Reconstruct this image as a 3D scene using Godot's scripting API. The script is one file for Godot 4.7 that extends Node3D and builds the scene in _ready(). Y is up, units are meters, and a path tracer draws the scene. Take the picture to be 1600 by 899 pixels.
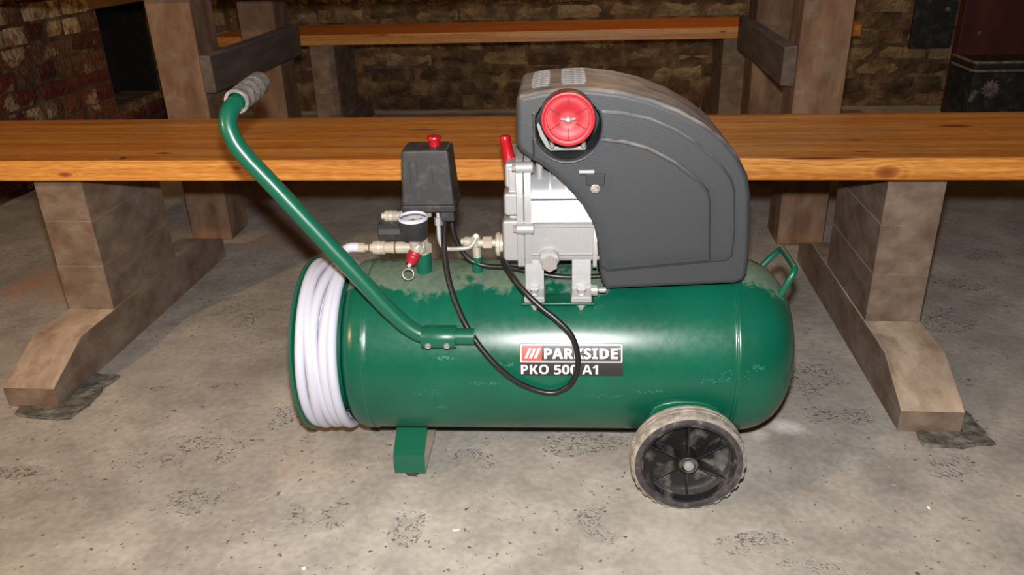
extends Node3D

# ------------------------------------------------------------------ helpers
var uvf: Callable
var colf: Callable
var no_call: Callable
var M := {}
var rng := RandomNumberGenerator.new()


func _ready() -> void:
	rng.seed = 11
	# camera: knee-high, tilted down, rolled a little
	var cam := Camera3D.new()
	cam.name = "camera"
	cam.transform = Transform3D(Basis(Vector3(0.9952, -0.0293, -0.0935), Vector3(-0.0120, 0.9105, -0.4133), Vector3(0.0972, 0.4125, 0.9058)).orthonormalized(), Vector3(0, 0.87, 0))
	cam.fov = 39.27
	cam.near = 0.02
	cam.far = 60.0
	add_child(cam)
	cam.current = true
	var we := WorldEnvironment.new()
	we.name = "surroundings"
	var env := Environment.new()
	env.background_mode = Environment.BG_COLOR
	env.background_color = Color(0.01, 0.009, 0.008)
	env.tonemap_mode = Environment.TONE_MAPPER_LINEAR
	env.tonemap_exposure = 1.0
	env.sdfgi_enabled = true
	env.ssao_enabled = true
	env.ssil_enabled = true
	we.environment = env
	add_child(we)
	# the flash on top of the photographer's camera lights the cellar
	var flash := SpotLight3D.new()
	flash.name = "camera_flash"
	flash.position = Vector3(0.0, 0.944, -0.03)
	add_child(flash)
	flash.look_at_from_position(flash.position, Vector3(-0.05, 0.36, -1.55), Vector3.UP)
	flash.spot_angle = 62.0
	flash.spot_angle_attenuation = 0.75
	flash.spot_range = 20.0
	flash.spot_attenuation = 2.0
	flash.light_color = Color(1.0, 0.99, 0.985)
	flash.light_energy = 2.9
	flash.light_size = 0.018
	flash.shadow_enabled = true
	# two warm bulbs hang in the cellar above the frame
	for b in [[Vector3(-1.90, 1.28, 0.20), 1.9], [Vector3(0.35, 1.92, -3.20), 0.6]]:
		var bulb := OmniLight3D.new()
		bulb.name = "cellar_bulb"
		bulb.position = b[0]
		bulb.light_color = Color8(255, 212, 160)
		bulb.light_energy = b[1]
		bulb.light_size = 0.03
		bulb.omni_range = 20.0
		bulb.omni_attenuation = 2.0
		bulb.shadow_enabled = true
		add_child(bulb, true)

	make_materials()
	build_room()
	build_walls_of_brick()
	build_wall_things()
	build_table()
	build_benches()
	build_compressor()
	build_hose()
	build_floor_bits()


func begin() -> SurfaceTool:
	var st := SurfaceTool.new()
	st.begin(Mesh.PRIMITIVE_TRIANGLES)
	return st


func vert(st: SurfaceTool, p: Vector3, n: Vector3) -> void:
	st.set_normal(n)
	if uvf.is_valid():
		st.set_uv(uvf.call(p, n))
	if colf.is_valid():
		st.set_color(colf.call(p, n))
	st.add_vertex(p)


func tri(st: SurfaceTool, a: Vector3, b: Vector3, c: Vector3, na: Vector3, nb: Vector3, nc: Vector3) -> void:
	var g := (b - a).cross(c - a)
	if g.length_squared() < 1e-20:
		return
	vert(st, a, na)
	if g.dot(na + nb + nc) > 0.0:
		vert(st, c, nc)
		vert(st, b, nb)
	else:
		vert(st, b, nb)
		vert(st, c, nc)


func quad(st: SurfaceTool, a: Vector3, b: Vector3, c: Vector3, d: Vector3, na: Vector3, nb: Vector3, nc: Vector3, nd: Vector3) -> void:
	tri(st, a, b, c, na, nb, nc)
	tri(st, a, c, d, na, nc, nd)


func along(at: Vector3, dir: Vector3) -> Transform3D:   # local Y points along dir
	var y := dir.normalized()
	var x := y.cross(Vector3.FORWARD if absf(y.z) < 0.9 else Vector3.RIGHT).normalized()
	return Transform3D(Basis(x, y, x.cross(y)), at)


func lathe(st: SurfaceTool, prof: Array, xf: Transform3D, segs := 32, flat := false) -> void:
	var n := prof.size()
	var sn: Array[Vector2] = []
	for i in n - 1:
		var d: Vector2 = prof[i + 1] - prof[i]
		sn.append(Vector2(d.y, -d.x).normalized())
	for i in n - 1:
		var a: Vector2 = prof[i]
		var b: Vector2 = prof[i + 1]
		if a.distance_to(b) < 1e-7:
			continue
		var n0 := sn[i]
		var n1 := sn[i]
		if i > 0 and sn[i - 1].dot(sn[i]) > 0.72:
			n0 = (sn[i - 1] + sn[i]).normalized()
		if i < n - 2 and sn[i + 1].dot(sn[i]) > 0.72:
			n1 = (sn[i + 1] + sn[i]).normalized()
		for k in segs:
			var t0 := TAU * k / segs
			var t1 := TAU * (k + 1) / segs
			var c0 := Vector2(cos(t0), sin(t0))
			var c1 := Vector2(cos(t1), sin(t1))
			var m0 := c0
			var m1 := c1
			if flat:
				m0 = (c0 + c1).normalized()
				m1 = m0
			quad(st, xf * Vector3(a.x * c0.x, a.y, a.x * c0.y), xf * Vector3(a.x * c1.x, a.y, a.x * c1.y), xf * Vector3(b.x * c1.x, b.y, b.x * c1.y), xf * Vector3(b.x * c0.x, b.y, b.x * c0.y),
				xf.basis * Vector3(n0.x * m0.x, n0.y, n0.x * m0.y), xf.basis * Vector3(n0.x * m1.x, n0.y, n0.x * m1.y), xf.basis * Vector3(n1.x * m1.x, n1.y, n1.x * m1.y), xf.basis * Vector3(n1.x * m0.x, n1.y, n1.x * m0.y))


func cyl(st: SurfaceTool, a: Vector3, b: Vector3, r: float, segs := 20, bev := 0.0015, r2 := -1.0, flat := false) -> void:
	var h := a.distance_to(b)
	var q := r if r2 < 0.0 else r2
	lathe(st, [Vector2(0, 0), Vector2(r - bev, 0), Vector2(r, bev), Vector2(q, h - bev), Vector2(q - bev, h), Vector2(0, h)], along(a, b - a), segs, flat)


func hexnut(st: SurfaceTool, a: Vector3, b: Vector3, r: float) -> void:
	cyl(st, a, b, r, 6, r * 0.08, -1.0, true)


func spline(pts: Array, per := 8) -> Array:
	var out := []
	for i in pts.size() - 1:
		var p0: Vector3 = pts[maxi(i - 1, 0)]
		var p1: Vector3 = pts[i]
		var p2: Vector3 = pts[i + 1]
		var p3: Vector3 = pts[mini(i + 2, pts.size() - 1)]
		for k in per:
			out.append(p1.cubic_interpolate(p2, p0, p3, float(k) / per))
	out.append(pts[pts.size() - 1])
	return out


func tube(st: SurfaceTool, pts: Array, r: float, sides := 14, caps := true) -> void:
	var n := pts.size()
	var rings := []
	var closed: bool = pts[0].distance_to(pts[n - 1]) < 1e-6
	var up := Vector3.UP
	var first: Vector3 = (pts[1] - pts[0]).normalized()
	if absf(first.dot(up)) > 0.9:
		up = Vector3.RIGHT
	var x := first.cross(up).normalized()
	for i in n:
		var d: Vector3 = (pts[mini(i + 1, n - 1)] - pts[maxi(i - 1, 0)]).normalized()
		if closed and (i == 0 or i == n - 1):
			d = (pts[1] - pts[n - 2]).normalized()
		x = (x - d * x.dot(d)).normalized()
		var y := d.cross(x)
		var ring := []
		for k in sides + 1:
			var t := TAU * k / sides
			ring.append(x * cos(t) + y * sin(t))
		rings.append(ring)
	if closed:
		rings[n - 1] = rings[0]
	for i in n - 1:
		for k in sides:
			var a: Vector3 = rings[i][k]
			var b: Vector3 = rings[i][k + 1]
			var c: Vector3 = rings[i + 1][k + 1]
			var d: Vector3 = rings[i + 1][k]
			quad(st, pts[i] + a * r, pts[i] + b * r, pts[i + 1] + c * r, pts[i + 1] + d * r, a, b, c, d)
	if caps:
		for e in [0, n - 1]:
			var dir: Vector3 = (pts[1] - pts[0]).normalized() * -1.0 if e == 0 else (pts[n - 1] - pts[n - 2]).normalized()
			for k in sides:
				var a: Vector3 = rings[e][k]
				var b: Vector3 = rings[e][k + 1]
				tri(st, pts[e], pts[e] + a * r, pts[e] + b * r, dir, dir, dir)


func box(st: SurfaceTool, size: Vector3, bev: float, xf: Transform3D, jitter := 0.0) -> void:
	var h := size / 2.0
	var corner := {}
	for sx in [-1, 1]:
		for sy in [-1, 1]:
			for sz in [-1, 1]:
				corner[Vector3i(sx, sy, sz)] = Vector3(rng.randf_range(-jitter, jitter), rng.randf_range(-jitter, jitter), rng.randf_range(-jitter, jitter)) if jitter > 0.0 else Vector3.ZERO
	var P := func(s: Vector3i, axis: int) -> Vector3:
		var v := Vector3(s.x * (h.x - bev), s.y * (h.y - bev), s.z * (h.z - bev))
		v[axis] = s[axis] * h[axis]
		return xf * (v + corner[s])
	var N := func(axis: int, s: int) -> Vector3:
		var v := Vector3.ZERO
		v[axis] = s
		return (xf.basis * v).normalized()
	for axis in 3:
		var u := (axis + 1) % 3
		var w := (axis + 2) % 3
		for s in [-1, 1]:
			var q := []
			for uv in [[-1, -1], [1, -1], [1, 1], [-1, 1]]:
				var c := Vector3i()
				c[axis] = s
				c[u] = uv[0]
				c[w] = uv[1]
				q.append(P.call(c, axis))
			var n: Vector3 = N.call(axis, s)
			quad(st, q[0], q[1], q[2], q[3], n, n, n, n)
	if bev <= 0.0:
		return
	for axis in 3:   # edges parallel to axis
		var u := (axis + 1) % 3
		var w := (axis + 2) % 3
		for su in [-1, 1]:
			for sw in [-1, 1]:
				var c0 := Vector3i()
				c0[axis] = -1
				c0[u] = su
				c0[w] = sw
				var c1 := c0
				c1[axis] = 1
				var nu: Vector3 = N.call(u, su)
				var nw: Vector3 = N.call(w, sw)
				quad(st, P.call(c0, u), P.call(c1, u), P.call(c1, w), P.call(c0, w), nu, nu, nw, nw)
	for c in corner:
		tri(st, P.call(c, 0), P.call(c, 1), P.call(c, 2), N.call(0, c.x), N.call(1, c.y), N.call(2, c.z))


func abox(st: SurfaceTool, lo: Vector3, hi: Vector3, bev := 0.0015, jitter := 0.0) -> void:
	box(st, hi - lo, bev, Transform3D(Basis(), (lo + hi) / 2.0), jitter)


func ccw(poly: PackedVector2Array) -> PackedVector2Array:
	var p := poly.duplicate()
	var area := 0.0
	for i in p.size():
		var q := p[(i + 1) % p.size()]
		area += p[i].x * q.y - q.x * p[i].y
	if area < 0.0:
		p.reverse()
	return p


func inset(p: PackedVector2Array, by: float) -> PackedVector2Array:   # of a counter-clockwise polygon
	var out := PackedVector2Array()
	var n := p.size()
	for i in n:
		var d0 := (p[i] - p[(i + n - 1) % n]).normalized()
		var d1 := (p[(i + 1) % n] - p[i]).normalized()
		var m := (Vector2(-d0.y, d0.x) + Vector2(-d1.y, d1.x)).normalized()
		var k := maxf(0.45, m.dot(Vector2(-d0.y, d0.x)))
		out.append(p[i] + m * by / k)
	return out


func dense(p: PackedVector2Array, step: float) -> PackedVector2Array:
	var out := PackedVector2Array()
	for i in p.size():
		var a := p[i]
		var b := p[(i + 1) % p.size()]
		var k := maxi(1, ceili(a.distance_to(b) / step))
		for j in k:
			out.append(a.lerp(b, float(j) / k))
	return out


func round_corners(p: PackedVector2Array, times := 2) -> PackedVector2Array:
	var q := p
	for t in times:
		var out := PackedVector2Array()
		for i in q.size():
			var a := q[i]
			var b := q[(i + 1) % q.size()]
			out.append(a.lerp(b, 0.25))
			out.append(a.lerp(b, 0.75))
		q = out
	return q


func cap(st: SurfaceTool, p: PackedVector2Array, z: float, n: Vector3, xf: Transform3D) -> void:
	var t := Geometry2D.triangulate_polygon(p)
	for i in range(0, t.size(), 3):
		var q := []
		for k in 3:
			q.append(xf * Vector3(p[t[i + k]].x, p[t[i + k]].y, z))
		tri(st, q[0], q[1], q[2], n, n, n)


# a plate: polygon in XY, from z0 to z1, its front edge rounded by bev; slices > 1 cuts the side for vertex colours
func plate(st: SurfaceTool, poly: PackedVector2Array, z0: float, z1: float, bev: float, xf := Transform3D(), slices := 1, hole := PackedVector2Array(), back := true) -> void:
	var p := ccw(poly)
	var n := p.size()
	var loops := []
	for i in slices:
		loops.append([0.0, lerpf(z0, z1 - bev, float(i) / slices)])
	for i in 5:
		var a := PI / 2 * i / 4
		loops.append([bev * (1.0 - cos(a)), z1 - bev + bev * sin(a)])
	var vn := PackedVector2Array()
	var seg := PackedVector2Array()
	for i in n:
		var d := (p[(i + 1) % n] - p[i]).normalized()
		seg.append(Vector2(d.y, -d.x))
	var rings := []
	for l in loops:
		rings.append(inset(p, l[0]))
	for j in loops.size() - 1:
		var t0 := 0.0 if j < slices else PI / 2 * (j - slices) / 4
		var t1 := 0.0 if j < slices else PI / 2 * (j + 1 - slices) / 4
		for i in n:
			var k := (i + 1) % n
			var na := seg[i]
			var nb := seg[i]
			var prev := seg[(i + n - 1) % n]
			if prev.dot(seg[i]) > 0.75:
				na = (prev + seg[i]).normalized()
			if seg[k].dot(seg[i]) > 0.75:
				nb = (seg[k] + seg[i]).normalized()
			var r0: PackedVector2Array = rings[j]
			var r1: PackedVector2Array = rings[j + 1]
			quad(st, xf * Vector3(r0[i].x, r0[i].y, loops[j][1]), xf * Vector3(r0[k].x, r0[k].y, loops[j][1]), xf * Vector3(r1[k].x, r1[k].y, loops[j + 1][1]), xf * Vector3(r1[i].x, r1[i].y, loops[j + 1][1]),
				xf.basis * Vector3(na.x * cos(t0), na.y * cos(t0), sin(t0)), xf.basis * Vector3(nb.x * cos(t0), nb.y * cos(t0), sin(t0)), xf.basis * Vector3(nb.x * cos(t1), nb.y * cos(t1), sin(t1)), xf.basis * Vector3(na.x * cos(t1), na.y * cos(t1), sin(t1)))
	var top: PackedVector2Array = rings[rings.size() - 1]
	if hole.size() > 0:
		var h := ccw(hole)
		h.reverse()
		for i in h.size():   # the wall of the hole
			var a := h[i]
			var b := h[(i + 1) % h.size()]
			var d := (b - a).normalized()
			var nn := xf.basis * Vector3(d.y, -d.x, 0)
			quad(st, xf * Vector3(a.x, a.y, z0), xf * Vector3(b.x, b.y, z0), xf * Vector3(b.x, b.y, z1), xf * Vector3(a.x, a.y, z1), nn, nn, nn, nn)
		var cut := 0.0
		for q in hole:
			cut += q.x / hole.size()
		for side in [[-9.0, cut], [cut, 9.0]]:   # the face in two halves, each with half of the hole
			var strip := PackedVector2Array([Vector2(side[0], -9), Vector2(side[1], -9), Vector2(side[1], 9), Vector2(side[0], 9)])
			for piece in Geometry2D.intersect_polygons(top, strip):
				for q in Geometry2D.clip_polygons(piece, hole):
					cap(st, q, z1, xf.basis * Vector3(0, 0, 1), xf)
		top = PackedVector2Array()
	if top.size() > 0:
		cap(st, top, z1, xf.basis * Vector3(0, 0, 1), xf)
	if back:
		cap(st, p, z0, xf.basis * Vector3(0, 0, -1), xf)


func side_on(x: float) -> Transform3D:   # a plate's XY become (z, y); its z runs towards -x
	return Transform3D(Basis(Vector3(0, 0, 1), Vector3(0, 1, 0), Vector3(-1, 0, 0)), Vector3(x, 0, 0))


func part(called: String, st: SurfaceTool, mat: Material, parent: Node) -> MeshInstance3D:
	var o := MeshInstance3D.new()
	o.name = called
	o.mesh = st.commit()
	o.material_override = null
	o.mesh.surface_set_material(0, mat)
	parent.add_child(o, true)
	return o


func thing(called: String, label: String, category: String, at := Vector3.ZERO, turn := 0.0, group := "") -> Node3D:
	var o := Node3D.new()
	o.name = called
	o.position = at
	o.rotation.y = turn
	add_child(o, true)
	tag(o, label, category, group)
	return o


func tag(o: Node, label: String, category: String, group := "") -> void:
	o.set_meta("label", label)
	o.set_meta("category", category)
	if group != "":
		o.set_meta("group", group)


func structure(o: Node, label: String, category: String) -> void:
	tag(o, label, category)
	o.set_meta("kind", "structure")


# ------------------------------------------------------------------ materials
func noise(sd: int, freq: float, oct := 4, kind := FastNoiseLite.TYPE_SIMPLEX_SMOOTH, warp := 0.0) -> FastNoiseLite:
	var n := FastNoiseLite.new()
	n.seed = sd
	n.noise_type = kind
	n.frequency = freq
	n.fractal_octaves = oct
	n.fractal_gain = 0.55
	if warp > 0.0:
		n.domain_warp_enabled = true
		n.domain_warp_amplitude = warp
		n.domain_warp_frequency = freq * 1.5
	return n


func ramp(stops: Array) -> Gradient:
	var g := Gradient.new()
	var off := PackedFloat32Array()
	var col := PackedColorArray()
	for s in stops:
		off.append(s[0])
		col.append(s[1])
	g.offsets = off
	g.colors = col
	return g


func ntex(n: FastNoiseLite, stops: Array, size := 512) -> NoiseTexture2D:
	var t := NoiseTexture2D.new()
	t.width = size
	t.height = size
	t.seamless = true
	t.noise = n
	t.color_ramp = ramp(stops)
	return t


func htex(n: FastNoiseLite, size := 512) -> NoiseTexture2D:
	return ntex(n, [[0.0, Color.BLACK], [1.0, Color.WHITE]], size)


func mat(color: Color, rough: float, metal := 0.0) -> StandardMaterial3D:
	var m := StandardMaterial3D.new()
	m.albedo_color = color
	m.roughness = rough
	m.metallic = metal
	return m


func c8(r: int, g: int, b: int, a := 255) -> Color:
	return Color8(r, g, b, a)


func noisy(stops: Array, freq: float, scale: Vector3, rough: float, relief := 0.0, sd := 1, oct := 5, warp := 0.0) -> StandardMaterial3D:
	var m := mat(Color.WHITE, rough)
	m.albedo_texture = ntex(noise(sd, freq, oct, FastNoiseLite.TYPE_SIMPLEX_SMOOTH, warp), stops)
	m.uv1_triplanar = true
	m.uv1_scale = scale
	m.uv1_triplanar_sharpness = 4.0
	if relief > 0.0:
		m.heightmap_enabled = true
		m.heightmap_scale = relief
		m.heightmap_texture = htex(noise(sd + 50, freq * 2.2, 6), 512)
	return m


func over(m: StandardMaterial3D, stops: Array, freq: float, sd: int, scale: Vector3, warp := 0.0) -> void:   # a second layer of stains
	m.detail_enabled = true
	m.detail_albedo = ntex(noise(sd, freq, 5, FastNoiseLite.TYPE_SIMPLEX_SMOOTH, warp), stops)
	m.detail_uv_layer = BaseMaterial3D.DETAIL_UV_2
	m.detail_blend_mode = BaseMaterial3D.BLEND_MODE_MIX
	m.uv2_triplanar = true
	m.uv2_scale = scale
	m.uv2_triplanar_sharpness = 4.0


func bytes(n: FastNoiseLite, w: int, h: int, to_w := 0, to_h := 0) -> PackedByteArray:
	var im := n.get_seamless_image(w, h)
	im.convert(Image.FORMAT_L8)
	if to_w > 0:
		im.resize(to_w, to_h, Image.INTERPOLATE_CUBIC)
	return im.get_data()


func image_texture(w: int, h: int, data: PackedByteArray, fmt := Image.FORMAT_RGB8) -> ImageTexture:
	return ImageTexture.create_from_image(Image.create_from_data(w, h, false, fmt, data))


func make_materials() -> void:
	# green enamel; tank_paint adds the dust that has settled along the top
	M.green = mat(c8(8, 86, 64), 0.36)
	M.green.clearcoat_enabled = true
	M.green.clearcoat = 0.3
	M.green.clearcoat_roughness = 0.12
	M.tank = tank_paint()
	M.hood = mat(Color.WHITE, 0.52)
	M.hood.vertex_color_use_as_albedo = true
	M.hood.heightmap_enabled = true
	M.hood.heightmap_texture = htex(noise(77, 0.08, 4))
	M.hood.heightmap_scale = 0.012
	M.hood.uv1_triplanar = true
	M.hood.uv1_scale = Vector3(8, 8, 8)
	M.black = mat(c8(38, 39, 41), 0.5)
	over(M.black, [[0.0, c8(110, 104, 96, 0)], [0.5, c8(110, 104, 96, 0)], [0.75, c8(118, 112, 104, 26)], [1.0, c8(130, 124, 114, 60)]], 0.012, 9, Vector3(6, 6, 6), 20.0)
	M.dark = mat(c8(16, 16, 17), 0.6)
	M.rubber = mat(c8(52, 50, 50), 0.75)
	M.tyre = noisy([[0.0, c8(104, 98, 92)], [0.5, c8(142, 134, 124)], [1.0, c8(176, 168, 154)]], 0.012, Vector3(7, 7, 7), 0.9, 0.05, 21)
	M.sidewall = noisy([[0.0, c8(44, 42, 43)], [0.55, c8(60, 57, 58)], [0.8, c8(78, 74, 74)], [1.0, c8(126, 120, 116)]], 0.012, Vector3(7, 7, 7), 0.75, 0.03, 22)
	M.wheel = mat(c8(22, 22, 23), 0.5)
	over(M.wheel, [[0.0, c8(120, 114, 108, 0)], [0.5, c8(120, 114, 108, 0)], [0.72, c8(122, 116, 110, 110)], [1.0, c8(140, 134, 124, 160)]], 0.006, 41, Vector3(5, 5, 5), 10.0)
	M.alu = mat(c8(172, 174, 176), 0.38, 0.45)
	M.alu.heightmap_enabled = true
	M.alu.heightmap_texture = htex(noise(31, 0.2, 3))
	M.alu.heightmap_scale = 0.02
	M.alu.uv1_triplanar = true
	M.alu.uv1_scale = Vector3(12, 12, 12)
	M.steel = mat(c8(188, 186, 182), 0.32, 0.6)
	M.nickel = mat(c8(224, 216, 198), 0.26, 0.55)
	M.dusty_strap = mat(c8(140, 134, 118), 0.85)
	M.zinc = mat(c8(166, 166, 164), 0.4, 0.5)
	M.bracket = mat(c8(150, 151, 149), 0.42, 0.3)
	M.red = mat(c8(164, 31, 43), 0.48)
	M.red_rib = mat(c8(132, 20, 30), 0.5)  # darker than the cover: shade along the ribs put into the colour
	M.redgloss = mat(c8(160, 18, 28), 0.28)
	M.cord = mat(c8(24, 24, 25), 0.36)
	M.hose = mat(c8(194, 196, 212), 0.34)
	M.hose.heightmap_enabled = true
	M.hose.heightmap_texture = htex(noise(37, 0.25, 2, FastNoiseLite.TYPE_CELLULAR))
	M.hose.heightmap_scale = 0.04
	M.hose.uv1_triplanar = true
	M.hose.uv1_scale = Vector3(14, 14, 14)
	M.grip = noisy([[0.0, c8(78, 77, 75)], [0.5, c8(112, 110, 106)], [1.0, c8(156, 152, 146)]], 0.02, Vector3(9, 9, 9), 0.8, 0.05, 23)
	M.tubing = mat(c8(160, 160, 158), 0.4, 0.2)
	M.glass = mat(Color(0.9, 0.92, 1.0, 0.12), 0.03)
	M.glass.transparency = BaseMaterial3D.TRANSPARENCY_ALPHA
	M.white = mat(c8(238, 238, 236), 0.5)
	M.clip = mat(c8(44, 46, 48), 0.5)
	M.sticker = mat(c8(40, 38, 40), 0.42)
	M.logo = mat(c8(232, 66, 48), 0.45)
	M.print = mat(c8(232, 232, 232), 0.45)
	M.slat = noisy([[0.0, c8(92, 89, 88)], [1.0, c8(140, 136, 134)]], 0.03, Vector3(9, 9, 9), 0.8, 0.0, 24)
	# the cellar
	M.floor = floor_concrete()
	M.timber = noisy([[0.0, c8(80, 57, 40)], [0.35, c8(105, 78, 57)], [0.6, c8(121, 92, 68)], [1.0, c8(146, 116, 88)]], 0.010, Vector3(2.2, 0.55, 2.2), 0.85, 0.12, 61, 6, 30.0)
	over(M.timber, [[0.0, c8(86, 48, 32, 130)], [0.34, c8(100, 60, 42, 40)], [0.5, c8(130, 112, 96, 0)], [0.7, c8(130, 116, 104, 50)], [1.0, c8(144, 132, 120, 120)]], 0.012, 62, Vector3(1.7, 1.7, 1.7), 40.0)
	M.block = noisy([[0.0, c8(134, 114, 96)], [0.35, c8(160, 141, 122)], [0.6, c8(178, 159, 140)], [1.0, c8(204, 187, 166)]], 0.011, Vector3(2.2, 2.6, 1.0), 0.85, 0.12, 63, 6, 30.0)
	over(M.block, [[0.0, c8(88, 46, 32, 130)], [0.36, c8(100, 58, 42, 40)], [0.5, c8(130, 112, 98, 0)], [0.7, c8(130, 116, 106, 40)], [1.0, c8(142, 132, 122, 110)]], 0.013, 64, Vector3(1.9, 1.9, 1.9), 40.0)
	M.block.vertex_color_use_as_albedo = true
	M.weathered = noisy([[0.0, c8(112, 102, 95)], [0.5, c8(136, 125, 116)], [1.0, c8(164, 152, 141)]], 0.012, Vector3(2.0, 3.0, 0.6), 0.85, 0.1, 65, 6, 20.0)
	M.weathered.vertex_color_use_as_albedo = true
	M.pine = pine(3, false)
	M.pine_back = pine(8, true)
	M.mortar = noisy([[0.0, c8(52, 38, 26)], [0.45, c8(92, 71, 48)], [0.7, c8(116, 93, 66)], [1.0, c8(146, 123, 92)]], 0.010, Vector3(1.5, 1.5, 1.5), 0.95, 0.8, 71, 6, 30.0)
	M.mortar.uv1_world_triplanar = true
	var brick_looks := [
		[c8(80, 30, 18), c8(102, 41, 25), c8(118, 57, 38)],
		[c8(72, 30, 18), c8(90, 40, 26), c8(108, 54, 34)],
		[c8(94, 48, 27), c8(112, 61, 36), c8(128, 78, 50)],
		[c8(82, 52, 33), c8(104, 70, 45), c8(122, 91, 62)]]
	M.bricks = []
	for i in brick_looks.size():
		var l: Array = brick_looks[i]
		var b := noisy([[0.0, l[0]], [0.5, l[1]], [1.0, l[2]]], 0.014, Vector3(2.4, 2.4, 2.4), 0.95, 0.7, 80 + i, 6, 20.0)
		b.uv1_world_triplanar = true
		over(b, [[0.0, c8(60, 42, 30, 120)], [0.36, c8(70, 54, 40, 0)], [0.66, c8(180, 156, 120, 0)], [0.74, c8(184, 160, 124, 150)], [1.0, c8(204, 184, 150, 230)]], 0.006, 90, Vector3(1.1, 1.1, 1.1), 60.0)
		b.uv2_world_triplanar = true
		M.bricks.append(b)
	M.old_bricks = []
	for i in 4:
		var l: Array = [[c8(84, 60, 38), c8(118, 91, 60), c8(146, 119, 84)], [c8(96, 72, 46), c8(130, 103, 70), c8(156, 130, 94)], [c8(86, 52, 34), c8(108, 70, 46), c8(132, 96, 66)], [c8(112, 92, 64), c8(142, 120, 88), c8(164, 143, 108)]][i]
		var b := noisy([[0.0, l[0]], [0.5, l[1]], [1.0, l[2]]], 0.012, Vector3(1.8, 1.8, 1.8), 0.95, 1.0, 100 + i, 6, 30.0)
		b.uv1_world_triplanar = true
		over(b, [[0.0, c8(44, 32, 20, 200)], [0.38, c8(56, 42, 26, 90)], [0.5, c8(130, 108, 74, 0)], [0.62, c8(144, 120, 84, 150)], [1.0, c8(166, 142, 104, 210)]], 0.006, 110, Vector3(1.0, 1.0, 1.0), 60.0)
		b.uv2_world_triplanar = true
		M.old_bricks.append(b)
	M.lintel = noisy([[0.0, c8(120, 88, 50)], [0.5, c8(150, 114, 70)], [1.0, c8(176, 140, 92)]], 0.012, Vector3(2.0, 3.0, 0.6), 0.8, 0.1, 66, 5, 20.0)
	M.limed = []
	for i in 2:
		var b := noisy([[0.0, c8(116, 66, 42)], [0.32, c8(132, 88, 58)], [0.45, c8(170, 142, 104)], [1.0, c8(196, 174, 138)]], 0.010, Vector3(2.0, 2.0, 2.0), 0.95, 0.7, 140 + i, 6, 30.0)
		b.uv1_world_triplanar = true
		M.limed.append(b)
	M.sooty = []
	for i in 2:
		var b := noisy([[0.0, c8(50, 37, 24)], [0.5, c8(80, 60, 40)], [0.8, c8(106, 83, 57)], [1.0, c8(144, 120, 86)]], 0.010, Vector3(1.6, 1.6, 1.6), 0.95, 1.0, 150 + i, 6, 30.0)
		b.uv1_world_triplanar = true
		M.sooty.append(b)
	M.niche_shade = noisy([[0.0, c8(8, 7, 6)], [0.6, c8(15, 12, 9)], [1.0, c8(30, 25, 18)]], 0.012, Vector3(2, 2, 2), 0.95, 0.5, 120)  # shade inside the niche as a near-black colour
	M.iron = noisy([[0.0, c8(14, 17, 17)], [0.5, c8(26, 31, 30)], [0.8, c8(44, 50, 48)], [1.0, c8(84, 84, 78)]], 0.012, Vector3(2.5, 2.5, 2.5), 0.6, 0.1, 130)
	M.iron_rim = noisy([[0.0, c8(60, 56, 54)], [0.5, c8(104, 96, 92)], [1.0, c8(150, 140, 132)]], 0.02, Vector3(3, 3, 3), 0.6, 0.0, 131)
	M.maroon = noisy([[0.0, c8(58, 22, 20)], [0.6, c8(74, 30, 26)], [1.0, c8(96, 48, 42)]], 0.008, Vector3(1.5, 0.6, 1.5), 0.55, 0.0, 132)
	M.sheet = noisy([[0.0, c8(66, 66, 60)], [0.5, c8(98, 96, 88)], [1.0, c8(138, 134, 124)]], 0.016, Vector3(3, 3, 3), 0.95, 0.3, 133)
	M.plaster = noisy([[0.0, c8(96, 82, 66)], [0.5, c8(130, 114, 94)], [1.0, c8(160, 144, 120)]], 0.008, Vector3(0.8, 0.8, 0.8), 0.95, 0.4, 134)


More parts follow.
